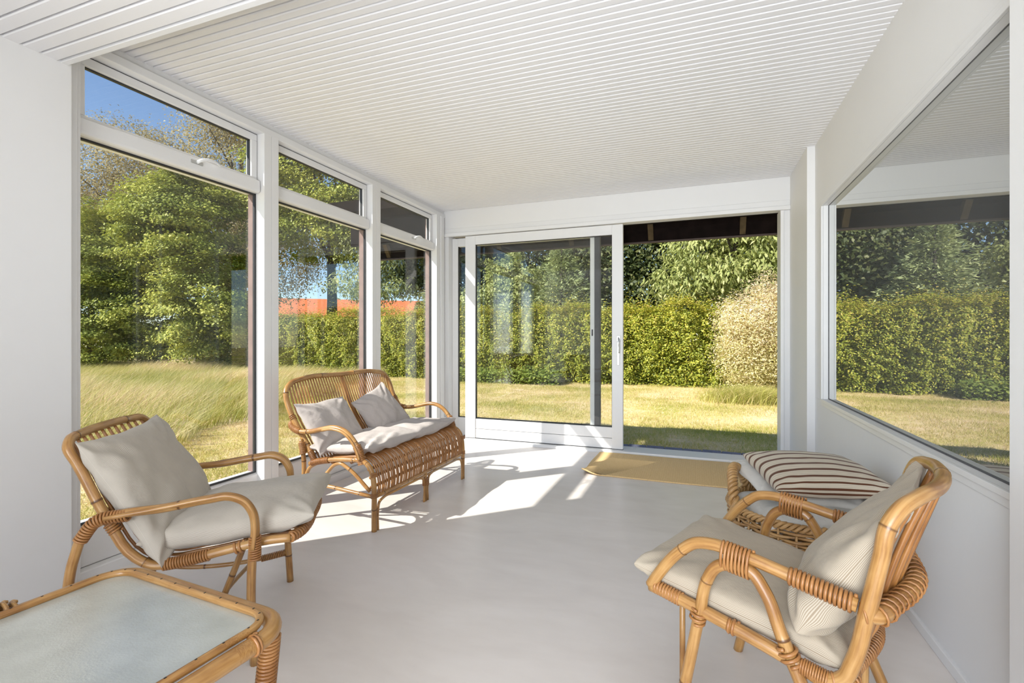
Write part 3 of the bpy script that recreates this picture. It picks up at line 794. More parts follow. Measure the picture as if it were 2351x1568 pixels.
# back frame
bprof = [(-0.475, 0.385), (-0.53, 0.475), (-0.635, 0.62), (-0.685, 0.70), (-0.722, 0.795)]
bf = [(x, -SH + 0.02, z) for x, z in bprof] + [(-0.738, -SH + 0.036, 0.840), (-0.748, -SH + 0.09, 0.885), (-0.753, -SH + 0.18, 0.903), (-0.770, 0, 0.908), (-0.753, SH - 0.18, 0.903), (-0.748, SH - 0.09, 0.885), (-0.738, SH - 0.036, 0.840)] + [(x, SH - 0.02, z) for x, z in bprof[::-1]]
MB().tube(smooth(bf, 6), 0.0182, 10, nodes=0.36).build('back_frame', M['rattan'], so, True)
for s in (-1, 1):
    MB().coil([(-0.655, s * (SH - 0.02), 0.65), (-0.672, s * (SH - 0.02), 0.678)], 0.0195, rc=0.004, pitch=0.009).build('cane_binding', M['bind'], so, True)
    MB().coil([(-0.482, s * (SH - 0.02), 0.396), (-0.515, s * (SH - 0.02), 0.45)], 0.019, rc=0.0038, pitch=0.008).build('cane_binding', M['bind'], so, True)
# canes of the back
nb = 42
for i in range(nb):
    t = -1 + 2 * (i + 0.5) / nb
    y = t * (SH - 0.05)
    at_ = abs(y); drop = 0.0
    edge = SH - 0.02 - at_
    if edge < 0.12: drop = 0.07 * ((0.12 - edge) / 0.12) ** 2
    thick = 0.0058
    if abs(t) < 0.03: thick = 0.009
    dx = -0.015 * (1 - t * t)
    ztop = 0.902 - drop
    p = [(-0.47, y, 0.385), (-0.53, y, 0.478), (-0.63, y, 0.622), (-0.68, y, 0.705), (-0.718, y, 0.80), (-0.748 + dx + drop * 0.3, y, ztop)]
    MB().tube(smooth(p, 4), thick, 6).build('back_cane', M['cane'], so, True)
# canes of the seat rolling over the front edge
ns = 58
cane_mesh = None
for i in range(ns):
    t = -1 + 2 * (i + 0.5) / ns
    y = t * (SH - 0.025)
    if cane_mesh is None:
        p = [(-0.47, 0, 0.392), (-0.30, 0, 0.422), (-0.14, 0, 0.440), (-0.075, 0, 0.434), (-0.030, 0, 0.401), (-0.002, 0, 0.34), (0.007, 0, 0.27), (0.0, 0, 0.214)]
        o = MB().tube(smooth(p, 4), 0.0056, 6).build('seat_cane', M['cane'], so, True); cane_mesh = o
    else:
        o = cane_mesh.copy(); col.objects.link(o)
    o.location = (random.uniform(-0.003, 0.003), y, random.uniform(-0.002, 0.002))

c = pillow('sofa_seat_cushion', 1.20, 0.47, 0.13, M['linen_grey'], S(-0.285, 0.0, 0.474), (0, 1, 0), (-1, 0, -0.07), 21, 0.03, n=48, wrinkle=0.022, mid=0.55, power=0.34, corner=0.02)
tag(c, 'long crumpled grey linen seat pad on the rattan sofa', 'cushion')
bu = (Vector((-0.66, 0, 0.66)) - Vector((-0.50, 0, 0.42))).normalized()
c = pillow('sofa_back_cushion', 0.48, 0.39, 0.14, M['linen_grey'], S(-0.505, -0.395, 0.597), (0, 1, 0.02), bu, 33, 0.07, wrinkle=0.024)
tag(c, 'grey linen cushion at the near end of the sofa back', 'cushion')
c = pillow('sofa_back_cushion', 0.42, 0.39, 0.13, M['linen_grey'], S(-0.475, 0.135, 0.612), (0.0, 0.96, 0.30), (bu + Vector((0, -0.3, 0))), 41, 0.07, wrinkle=0.026)
tag(c, 'tilted grey linen cushion in the middle of the sofa, overlapping its neighbour', 'cushion')

# ------------------------------------------------------------------ right armchair
A2 = R(158)
f2 = Vector((math.cos(A2), math.sin(A2), 0)); l2 = Vector((-f2.y, f2.x, 0))
W2 = 0.2875
base2 = Vector((0.108, 1.47, 0)) - l2 * W2
c2 = empty('rattan_armchair', base2, A2)
tag(c2, 'rattan armchair with arched side legs in the right foreground', 'armchair')
def L2(x, y, z): return base2 + f2 * x + l2 * y + Vector((0, 0, z))
for s in (-1, 1):
    y = s * W2
    arm = smooth([(0.262, y, 0.440), (0.235, y, 0.485), (0.165, y, 0.575), (0.125, y, 0.607), (0.075, y, 0.618), (0.0, y, 0.612), (-0.13, y, 0.592), (-0.262, y, 0.570)], 7)
    MB().tube(arm, 0.0168, 12, nodes=0.42, phase=0.05).build('arm', M['rattan'], c2, True)
    ya = y + s * 0.004
    arch = smooth([(0.195, ya, 0.0), (0.153, ya, 0.19), (0.108, ya, 0.42), (0.088, ya, 0.515), (0.062, ya, 0.560), (0.018, ya, 0.580), (-0.030, ya, 0.574), (-0.062, ya, 0.535), (-0.100, ya, 0.44), (-0.152, ya, 0.32), (-0.285, ya, 0.0)], 7)
    MB().tube(arch, 0.0165, 12, nodes=0.27, phase=0.4).build('leg_arch', M['rattan'], c2, True)
    MB().coil([(0.046, ya, 0.600), (-0.030, ya, 0.592)], 0.0385, 0.0205, 0.0042, 0.0086, up=(0, 0, 1), seg=16).build('cane_binding', M['bind'], c2, True)
    MB().coil(sub(arm, 0.765, 0.99), 0.0202, rc=0.0048, pitch=0.0098).build('cane_binding', M['bind'], c2, True)
    # seat rail curving up into the back post and over
    MB().coil(smooth([(0.245, y, 0.442), (0.165, y, 0.430)], 4), 0.0172, rc=0.0042, pitch=0.0088).build('cane_binding', M['bind'], c2, True)
    MB().coil([(0.03, y, 0.409), (0.008, y, 0.405)], 0.0178, rc=0.005, pitch=0.01).build('cane_binding', M['bind'], c2, True)
    MB().coil([(0.118, ya, 0.385), (0.109, ya, 0.425)], 0.0205, rc=0.0042, pitch=0.013).build('cane_binding', M['bind'], c2, True)
    MB().coil([(-0.112, ya, 0.412), (-0.128, ya, 0.372)], 0.0215, rc=0.005, pitch=0.013).build('cane_binding', M['bind'], c2, True)
    MB().coil([(-0.145, y, 0.376), (-0.205, y, 0.366)], 0.0185, rc=0.0028, pitch=0.0052).build('cane_binding', M['bind'], c2, True)
sp = [(0.262, 0.440), (0.15, 0.428), (0.0, 0.404), (-0.14, 0.376), (-0.198, 0.364), (-0.234, 0.385), (-0.253, 0.43), (-0.282, 0.565), (-0.308, 0.70), (-0.322, 0.775)]
y2 = W2 - 0.0
bp_ = [(x, -y2, z) for x, z in sp] + [(-0.338, -y2 + 0.018, 0.812), (-0.368, -y2 + 0.075, 0.828), (-0.395, -0.12, 0.832), (-0.406, 0, 0.832), (-0.395, 0.12, 0.832), (-0.368, y2 - 0.075, 0.828), (-0.340, y2 - 0.018, 0.808)] + [(x, y2, z) for x, z in sp[::-1]]
MB().tube(smooth(bp_, 7), 0.0178, 12, nodes=0.45, phase=0.5).build('back_frame', M['rattan'], c2, True)
def hoop(name, x0, z0, xm, zm, r_, coilpitch, cr):
    p = smooth([(x0, -y2, z0), (x0 - 0.03, -y2 + 0.012, z0), ((x0 * 0.45 + xm * 0.55), -y2 * 0.72, (z0 + zm) / 2), (xm, 0, zm), ((x0 * 0.45 + xm * 0.55), y2 * 0.72, (z0 + zm) / 2), (x0 - 0.03, y2 - 0.012, z0), (x0, y2, z0)], 8)
    MB().tube(p, r_, 10).build(name, M['rattan'], c2, True)
    MB().coil(p, r_ + 0.0035, rc=cr, pitch=coilpitch).build('cane_binding', M['bind'], c2, True)
    return p
hoop('back_hoop', -0.268, 0.555, -0.352, 0.552, 0.0195, 0.030, 0.0032)
hoop('rear_seat_hoop', -0.21, 0.372, -0.265, 0.362, 0.014, 0.014, 0.004)
fr2 = smooth([(0.258, -y2, 0.438), (0.285, -0.15, 0.432), (0.295, 0, 0.430), (0.285, 0.15, 0.432), (0.258, y2, 0.438)], 6)
MB().tube(fr2, 0.014, 10).build('front_rail', M['rattan'], c2, True)
MB().tube([(0.0, -y2, 0.395), (0.0, 0, 0.395), (0.0, y2, 0.395)], 0.011, 8).build('cross_rail', M['rattan'], c2, True)
for i in range(9):
    t = -1 + 2 * (i + 0.7) / 9.4
    y = t * (y2 - 0.02); k_ = 1 - t * t
    p = [(0.265 + 0.025 * k_, y, 0.430), (0.0, y, 0.398), (-0.15 - 0.02 * k_, y, 0.378), (-0.208 - 0.03 * k_, y, 0.380), (-0.232 - 0.04 * k_, y, 0.425), (-0.262 - 0.055 * k_, y, 0.555), (-0.297 - 0.07 * k_, y, 0.71), (-0.345 - 0.058 * k_, y, 0.822)]
    MB().tube(smooth(p, 5), 0.0082, 8).build('cane', M['cane'], c2, True)
# rear leg and thin front prop
MB().tube(smooth([(-0.235, -0.05, 0.365), (-0.232, -0.05, 0.2), (-0.235, -0.05, 0.0)], 4), 0.0125, 8, nodes=0.2).build('rear_leg', M['rattan'], c2, True)
MB().tube(smooth([(-0.232, -0.05, 0.245), (-0.225, -0.17, 0.225), (-0.195, -W2, 0.215)], 5), 0.011, 8).build('rear_stretcher', M['rattan'], c2, True)
MB().tube([(0.222, 0.15, 0.42), (0.222, 0.15, 0.2), (0.222, 0.15, 0.0)], 0.0095, 8).build('front_prop', M['rattan'], c2, True)

c = pillow('seat_cushion', 0.58, 0.555, 0.115, M['linen_stripe2'], L2(0.035, 0.0, 0.440), f2 + Vector((0, 0, 0.15)), l2, 51, 0.045, wrinkle=0.012, power=0.24, corner=0.0)
tag(c, 'striped linen seat cushion on the right armchair', 'cushion')
bu2 = (L2(-0.335, 0, 0.80) - L2(-0.13, 0, 0.46)).normalized()
c = pillow('back_cushion', 0.55, 0.44, 0.135, M['linen_stripe2'], L2(-0.245, 0.0, 0.636), -l2 + Vector((0, 0, 0.01)), bu2, 63, 0.07, wrinkle=0.022, stripe_axis=0, power=0.32, heavy=0.75)
tag(c, 'plump striped linen back cushion slumped in the right armchair', 'cushion')

# ------------------------------------------------------------------ glass-topped table
T0 = (-1.345, 0.555)
TR = R(-3.5)
tb = empty('rattan_coffee_table', (T0[0], T0[1], 0), TR)
tag(tb, 'rattan coffee table with a pebbled glass top in the left foreground', 'coffee table')
TX, TY, TH = 0.345, 0.44, 0.478
def rrect(hx, hy, r_, z, n=7):
    pts = []
    for cx_, cy_, a0 in ((hx - r_, hy - r_, 0), (-hx + r_, hy - r_, 90), (-hx + r_, -hy + r_, 180), (hx - r_, -hy + r_, 270)):
        for i in range(n + 1):
            a = R(a0 + 90 * i / n); pts.append(Vector((cx_ + r_ * math.cos(a), cy_ + r_ * math.sin(a), z)))
    dense = []
    for i in range(len(pts)):
        a, b_ = pts[i], pts[(i + 1) % len(pts)]
        k_ = max(1, int((b_ - a).length / 0.06))
        for j in range(k_): dense.append(a.lerp(b_, j / k_))
    return dense
MB().tube(rrect(TX, TY, 0.085, TH - 0.005), 0.021, 12, closed=True, nodes=0.0).build('top_frame', M['rattan'], tb, True)
MB().tube(rrect(TX - 0.0275, TY - 0.0275, 0.064, TH + 0.0165), 0.0098, 10, closed=True).build('inner_rim', M['rattan'], tb, True)
ring = rrect(TX - 0.03, TY - 0.03, 0.06, TH + 0.0)
g = MB()
nn = len(ring)
for z in (TH + 0.004, TH + 0.010):
    for p in ring: g.vert((p.x, p.y, z))
g.face(list(range(nn))[::-1]); g.face([nn + i for i in range(nn)])
for i in range(nn): g.face([i, (i + 1) % nn, nn + (i + 1) % nn, nn + i])
g.build('glass_top', M['pebble'], tb)
# tacks along the inner rim
tk = rrect(TX - 0.0275, TY - 0.0275, 0.064, TH + 0.0262, 3)
for i in range(0, len(tk)):
    p = tk[i]
    if i % 1 == 0:
        MB().box(p.x - 0.0014, p.x + 0.0014, p.y - 0.0024, p.y + 0.0024, p.z - 0.001, p.z + 0.0008).build('tack', M['gasket'], tb)
for sx in (-1, 1):
    for sy in (-1, 1):
        x, y = sx * (TX - 0.025), sy * (TY - 0.03)
        lp = [(x, y, TH - 0.012), (x - sx * 0.010, y - sy * 0.012, 0.30), (x - sx * 0.030, y - sy * 0.03, 0.0)]
        MB().tube(smooth(lp, 6), 0.0195, 12, nodes=0.24, taper=(1.0, 0.86)).build('leg', M['rattan'], tb, True)
        MB().coil(sub(smooth(lp, 6), 0.03, 0.29), 0.0215, rc=0.0042, pitch=0.0084).build('cane_binding', M['bind'], tb, True)
        if sx < 0: continue
        cpath = [(sx * TX, sy * (TY - 0.105), TH - 0.005), (sx * TX, sy * (TY - 0.089), TH - 0.005)]
        MB().coil(cpath, 0.0225, rc=0.004, pitch=0.008).build('cane_binding', M['bind'], tb, True)
for sx in (-1, 1):
    MB().tube([(sx * (TX - 0.04), -TY + 0.045, 0.2), (sx * (TX - 0.04), 0, 0.2), (sx * (TX - 0.04), TY - 0.045, 0.2)], 0.012, 8, nodes=0.25).build('stretcher', M['rattan'], tb, True)
# thick cane loops bound over the left edge
for i in range(11):
    y = 0.180 - i * 0.019
    MB().coil([(-TX - 0.004, y, TH + 0.008), (-TX - 0.004, y - 0.007, TH + 0.008)], 0.031 - 0.0016 * max(0, 3 - i) ** 2, 0.026, 0.0058, 0.0072, up=(0, 0, 1), seg=18, n=6).build('cane_binding', M['wicker'], tb, True)

# ------------------------------------------------------------------ basket
BX, BY = 0.48, 2.80
bk = empty('wicker_basket', (BX, BY, 0))
tag(bk, 'round golden wicker basket with braided handles behind the right armchair', 'basket')
BR0, BR1, BH = 0.285, 0.325, 0.352
def brad(z): return BR0 + (BR1 - BR0) * min(1, z / BH) + 0.012 * math.sin(math.pi * min(1, z / BH))
NS = 28
mesh0 = None
for i in range(NS):
    a = 2 * math.pi * i / NS
    if mesh0 is None:
        o = MB().tube([(brad(z), 0, z) for z in (0.0, 0.08, 0.16, 0.24, BH)], 0.0055, 6).build('stake', M['wicker'], bk, True); mesh0 = o
    else:
        o = mesh0.copy(); col.objects.link(o)
    o.rotation_euler = (0, 0, a)
rows = 21
for r_ in range(rows):
    z = 0.014 + (BH - 0.04) * r_ / (rows - 1)
    pts = []
    for q in range(NS * 4):
        a = 2 * math.pi * q / (NS * 4)
        ph = math.cos(NS / 2 * a + (math.pi if r_ % 2 else 0))
        rr = brad(z) + 0.0085 * ph
        pts.append((rr * math.cos(a), rr * math.sin(a), z + 0.0035 * math.sin(NS / 4 * a + r_)))
    MB().tube(pts, 0.0068, 5, closed=True).build('weaver', M['wicker'], bk, True)
for ph in (0, 2.094, 4.189):
    pts = []
    for q in range(150):
        a = 2 * math.pi * q / 150
        b_ = a * 26 + ph
        rr = BR1 + 0.014 * math.cos(b_)
        pts.append((rr * math.cos(a), rr * math.sin(a), BH + 0.004 + 0.013 * math.sin(b_)))
    MB().tube(pts, 0.0085, 6, closed=True).build('rim_braid', M['wicker'], bk, True)
MB().tube([(0, 0, 0.001), (0, 0, 0.012)], BR0, 40).build('bottom', M['wicker'], bk)
for ca in (R(166), R(-14)):
    hd = []
    for q in range(41):
        t = q / 40
        a = ca + R(33) * (1 - 2 * t)
        e = math.sin(math.pi * t) ** 0.55
        rr = BR1 + 0.005 - 0.02 * e
        hd.append(Vector((rr * math.cos(a), rr * math.sin(a), BH - 0.02 + 0.175 * e)))
    ho = MB().tube(hd, 0.012, 8).build('handle', M['wicker'], bk, True)
    for ph in (0, 2.094, 4.189):
        fr_h = frames(hd); pts = []
        for q in range(160):
            s = q / 159 * 40; j = min(39, int(s)); p = hd[j].lerp(hd[j + 1], s - j); _, u, w_ = fr_h[j]
            b_ = q / 159 * 2 * math.pi * 8 + ph
            pts.append(p + u * 0.017 * math.cos(b_) + w_ * 0.017 * math.sin(b_))
        MB().tube(pts, 0.0105, 6).build('handle_strand', M['wicker'], ho, True)

c = pillow('white_cushion', 0.50, 0.46, 0.17, M['linen_white'], (0.475, 2.78, 0.335), (0.97, 0.2, 0.0), (-0.2, 0.97, 0.0), 71, 0.05, wrinkle=0.014)
tag(c, 'white linen cushion lying lowest in the wicker basket', 'cushion')
c = pillow('white_cushion', 0.54, 0.48, 0.12, M['linen_white'], (0.485, 2.90, 0.448), (0.95, 0.26, -0.10), (-0.25, 0.96, 0.12), 75, 0.05, wrinkle=0.016)
tag(c, 'crumpled white linen cushion directly under the brown striped one', 'cushion')
c = pillow('striped_cushion', 0.53, 0.47, 0.15, M['linen_band'], (0.535, 2.79, 0.532), (0.96, 0.24, -0.02), (-0.24, 0.96, 0.10), 77, 0.045, wrinkle=0.006, stripe_axis=1, power=0.36)
tag(c, 'cream cushion with dark brown stripes on top of the wicker basket', 'cushion')

# ------------------------------------------------------------------ rug
def make_rug():
    x0, x1, y0, y1 = -0.955, 0.44, 4.262, 5.115
    nx, ny = 330, 170
    X, Y = np.meshgrid(np.linspace(x0, x1, nx), np.linspace(y0, y1, ny), indexing='ij')
    U = (X - x0) / (x1 - x0)
    row = np.floor(X / 0.0182)
    Z = 0.0105 + 0.0026 * np.abs(np.sin(X * math.pi / 0.0182)) ** 0.6 * (0.55 + 0.45 * np.sin(Y * 2 * math.pi / 0.022 + row * math.pi)) + 0.0008 * np.sin(X * 3 + Y * 7)
    Xw = X + 0.004 * np.sin(Y * 9) * (1 - U); Yw = Y + 0.004 * np.sin(X * 7)
    cr = np.clip(1 - np.hypot(X - x0, Y - y0) / 0.16, 0, 1)      # the near left corner curls up a little
    lift = 0.045 * cr ** 1.5
    top = np.stack([Xw, Yw, Z + lift], -1).reshape(-1, 3)
    V = top.tolist()
    I, J = np.meshgrid(np.arange(nx - 1), np.arange(ny - 1), indexing='ij')
    a = (I * ny + J).ravel(); F = np.stack([a, a + ny, a + ny + 1, a + 1], -1).tolist()
    loop = [i * ny for i in range(nx)] + [(nx - 1) * ny + j for j in range(1, ny)] + [i * ny + ny - 1 for i in range(nx - 2, -1, -1)] + [j for j in range(ny - 2, 0, -1)]
    lf2 = lift.reshape(-1); b0 = len(V)
    for q in loop: V.append([top[q][0], top[q][1], 0.0012 + float(lf2[q])])
    m_ = len(loop)
    for k in range(m_):
        k2 = (k + 1) % m_
        F.append([b0 + k, b0 + k2, loop[k2], loop[k]])
    F.append([b0 + k for k in range(m_)][::-1])
    me = bpy.data.meshes.new('jute_rug'); me.from_pydata(V, [], F)
    me.polygons.foreach_set('use_smooth', [True] * len(F)); me.materials.append(M['jute']); me.update()
    o = bpy.data.objects.new('jute_rug', me); col.objects.link(o)
    return o
tag(make_rug(), 'tan woven jute mat lying in front of the open doorway', 'rug')
# ------------------------------------------------------------------ garden
GZ = -0.2
gnd = MB().box(-70, 50, -40, 80, GZ - 0.3, GZ).build('ground', M['lawn'])
struct(tag(gnd, 'garden lawn, mown and sun-bleached'))

# eave beyond the back wall
ev = struct(empty('roof_eave', (0, 5.42, 2.3)))
tag(ev, 'dark wooden eave above the garden side of the doorway')
EX0, EX1, EY0, EY1 = -4.3, 2.6, 5.42, 5.66
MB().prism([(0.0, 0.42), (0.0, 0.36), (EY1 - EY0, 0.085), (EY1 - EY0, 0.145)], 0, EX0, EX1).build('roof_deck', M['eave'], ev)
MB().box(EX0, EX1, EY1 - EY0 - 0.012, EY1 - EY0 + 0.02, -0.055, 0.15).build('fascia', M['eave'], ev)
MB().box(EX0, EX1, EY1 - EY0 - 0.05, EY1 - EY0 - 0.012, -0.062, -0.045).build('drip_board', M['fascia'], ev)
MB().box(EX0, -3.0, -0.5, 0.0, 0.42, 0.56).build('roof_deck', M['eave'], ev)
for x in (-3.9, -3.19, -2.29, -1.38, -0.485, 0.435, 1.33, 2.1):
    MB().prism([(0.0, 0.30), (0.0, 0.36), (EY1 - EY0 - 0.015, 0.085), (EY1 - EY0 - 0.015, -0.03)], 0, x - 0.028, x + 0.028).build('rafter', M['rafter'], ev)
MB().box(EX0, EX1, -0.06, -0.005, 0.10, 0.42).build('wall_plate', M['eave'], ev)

# clinker path outside the door
pv = struct(box('pavement', -3.2, 2.2, 5.44, 6.46, GZ - 0.05, GZ + 0.012, M['soil']))
tag(pv, 'narrow strip of blue-grey clinker paving along the back wall')
bm_ = None
for r_ in range(9):
    for i in range(24):
        x = -3.1 + i * 0.217 + (0.108 if r_ % 2 else 0); y = 5.50 + r_ * 0.108
        if bm_ is None:
            bm_ = MB().box(-0.104, 0.104, -0.05, 0.05, 0, 0.05).build('brick', M['brick'], pv, bevel=0.006); o = bm_
        else:
            o = bm_.copy(); col.objects.link(o)
        o.location = (x, y, GZ - 0.012 + random.uniform(-0.004, 0.004))

# ---- leaves
def orient(d):
    d = d / np.maximum(np.linalg.norm(d, axis=1, keepdims=True), 1e-9)
    return d

def leaves(name, C, axis, side, L, Wd, rnd, mat, parent=None, fold=0.25):
    n = len(C)
    L = np.broadcast_to(L, (n,))[:, None]; Wd = np.broadcast_to(Wd, (n,))[:, None]
    nrm = np.cross(axis, side)
    V = np.empty((n, 4, 3), np.float32)
    V[:, 0] = C - axis * L * 0.5
    V[:, 1] = C + side * Wd * 0.5 + nrm * Wd * fold - axis * L * 0.05
    V[:, 2] = C + axis * L * 0.5
    V[:, 3] = C - side * Wd * 0.5 + nrm * Wd * fold - axis * L * 0.05
    me = bpy.data.meshes.new(name)
    me.vertices.add(n * 4); me.vertices.foreach_set('co', V.reshape(-1))
    me.loops.add(n * 4); me.loops.foreach_set('vertex_index', np.arange(n * 4, dtype=np.int32))
    me.polygons.add(n); me.polygons.foreach_set('loop_start', np.arange(0, n * 4, 4, dtype=np.int32))
    me.polygons.foreach_set('loop_total', np.full(n, 4, np.int32))
    at = me.attributes.new('rnd', 'FLOAT', 'FACE'); at.data.foreach_set('value', np.asarray(rnd, np.float32))
    me.materials.append(mat); me.update(calc_edges=True)
    o = bpy.data.objects.new(name, me); col.objects.link(o)
    if parent: o.parent = parent
    return o

def short_blades(name, C, H, Wd, lean, rnd, mat):
    n = len(C); a = RNG.uniform(0, 2 * math.pi, n)
    s = np.stack([np.cos(a), np.sin(a), np.zeros(n)], -1) * (Wd[:, None] / 2)
    V = np.empty((n, 3, 3), np.float32); up = np.zeros((n, 3)); up[:, 2] = H
    V[:, 0] = C - s; V[:, 1] = C + s; V[:, 2] = C + up + lean
    me = bpy.data.meshes.new(name)
    me.vertices.add(n * 3); me.vertices.foreach_set('co', V.reshape(-1))
    me.loops.add(n * 3); me.loops.foreach_set('vertex_index', np.arange(n * 3, dtype=np.int32))
    me.polygons.add(n); me.polygons.foreach_set('loop_start', np.arange(0, n * 3, 3, dtype=np.int32)); me.polygons.foreach_set('loop_total', np.full(n, 3, np.int32))
    at = me.attributes.new('rnd', 'FLOAT', 'FACE'); at.data.foreach_set('value', np.asarray(rnd, np.float32))
    me.materials.append(mat); me.update(calc_edges=True)
    o = bpy.data.objects.new(name, me); col.objects.link(o)
    return o

def blades(name, C, H, Wd, lean, rnd, mat, parent=None):
    """grass: triangles rising from C, bent by lean"""
    n = len(C); a = RNG.uniform(0, 2 * math.pi, n)
    s = np.stack([np.cos(a), np.sin(a), np.zeros(n)], -1) * (Wd[:, None] / 2)
    V = np.empty((n, 5, 3), np.float32)
    up = np.zeros((n, 3)); up[:, 2] = H
    mid = C + up * 0.55 + lean * 0.3
    V[:, 0] = C - s; V[:, 1] = C + s; V[:, 2] = mid + s * 0.75; V[:, 3] = C + up * 0.95 + lean; V[:, 4] = mid - s * 0.75
    me = bpy.data.meshes.new(name)
    me.vertices.add(n * 5); me.vertices.foreach_set('co', V.reshape(-1))
    idx_ = (np.arange(n, dtype=np.int32) * 5)[:, None] + np.array([0, 1, 2, 4, 4, 2, 3], np.int32)[None]
    me.loops.add(n * 7); me.loops.foreach_set('vertex_index', idx_.reshape(-1))
    ls = (np.arange(n, dtype=np.int32) * 7)[:, None] + np.array([0, 4], np.int32)[None]
    me.polygons.add(n * 2); me.polygons.foreach_set('loop_start', ls.reshape(-1)); me.polygons.foreach_set('loop_total', np.tile(np.array([4, 3], np.int32), n))
    at = me.attributes.new('rnd', 'FLOAT', 'FACE'); at.data.foreach_set('value', np.repeat(np.asarray(rnd, np.float32), 2))
    me.materials.append(mat); me.update(calc_edges=True)
    o = bpy.data.objects.new(name, me); col.objects.link(o)
    if parent: o.parent = parent
    return o

def unit(n):
    d = RNG.normal(size=(n, 3)); return orient(d)

def leaf_frame(n, out, droop=0.0, flat=0.5):
    """leaf axis and side: face turned partly outward / upward with scatter"""
    up = np.array([0, 0, 1.0])
    nr = orient(out * 0.8 + up * flat + unit(n) * 0.75)
    ax = unit(n); ax[:, 2] -= droop
    ax = orient(ax - nr * np.sum(ax * nr, 1, keepdims=True))
    return ax, np.cross(nr, ax)

def crown_points(blobs, n, clump=0.28, per=26, shell=0.55, zf=0.6):
    """leaf positions clustered in sprays over the surface of a union of ellipsoids"""
    blobs = np.asarray(blobs, float)
    area_ = blobs[:, 3] * blobs[:, 4] + blobs[:, 4] * blobs[:, 5] + blobs[:, 3] * blobs[:, 5]
    nc = max(1, n // per)
    b = RNG.choice(len(blobs), nc, p=area_ / area_.sum())
    d = unit(nc); rad = shell + (1 - shell) * RNG.uniform(0, 1, nc) ** 0.5
    cc = blobs[b, :3] + d * blobs[b, 3:6] * (rad * RNG.uniform(0.9, 1.08, nc))[:, None]
    out = orient(d / blobs[b, 3:6])
    k = np.repeat(np.arange(nc), per)
    off = RNG.normal(size=(len(k), 3)) * clump; off[:, 2] *= zf
    shade = RNG.uniform(0, 1, nc)
    return cc[k] + off, out[k], shade[k]

def tree(name, loc, blobs, n, leaf, mat, label, cat='tree', clump=0.28, per=26, droop=0.2, flat=0.5, trunk=(0.14, 4.0), bark=None, group=None, ratio=0.6, limbs=6, zf=0.6, shell=0.55, tint=0.0):
    root = empty(name, (loc[0], loc[1], GZ))
    tag(root, label, cat, group)
    C, out, sh = crown_points(blobs, n, clump, per, shell, zf)
    ax, sd = leaf_frame(len(C), out, droop, flat)
    Lf = leaf * RNG.uniform(0.7, 1.3, len(C))
    rnd = np.clip(0.55 * RNG.uniform(0, 1, len(C)) + 0.45 * sh + tint * (C[:, 2] / C[:, 2].max() - 0.5), 0, 1)
    keep = C[:, 2] > 0.03
    fo = leaves('foliage', C[keep], ax[keep], sd[keep], Lf[keep], Lf[keep] * ratio, rnd[keep], mat, root)
    fo['kind'] = 'stuff'
    if trunk:
        r_, h = trunk
        p = smooth([(0, 0, -0.1), (0.05, 0.04, h * 0.4), (-0.04, 0.06, h * 0.75), (0.02, 0, h)], 5)
        MB().tube(p, r_, 8, taper=(1.15, 0.5)).build('trunk', bark or M['bark'], root, True)
        for i in range(limbs):
            a = 2 * math.pi * i / limbs + random.random(); z0 = h * (0.55 + 0.4 * i / limbs)
            bl = blobs[i % len(blobs)]
            tip = Vector((bl[0] + math.cos(a) * bl[3] * 0.6, bl[1] + math.sin(a) * bl[4] * 0.6, bl[2] + 0.3 * bl[5]))
            q = [Vector((0, 0, z0)), Vector((0, 0, z0)).lerp(tip, 0.5) + Vector((0, 0, 0.2)), tip]
            MB().tube(smooth(q, 4), r_ * 0.38, 6, taper=(1, 0.3)).build('branch', bark or M['bark'], root, True)
    return root

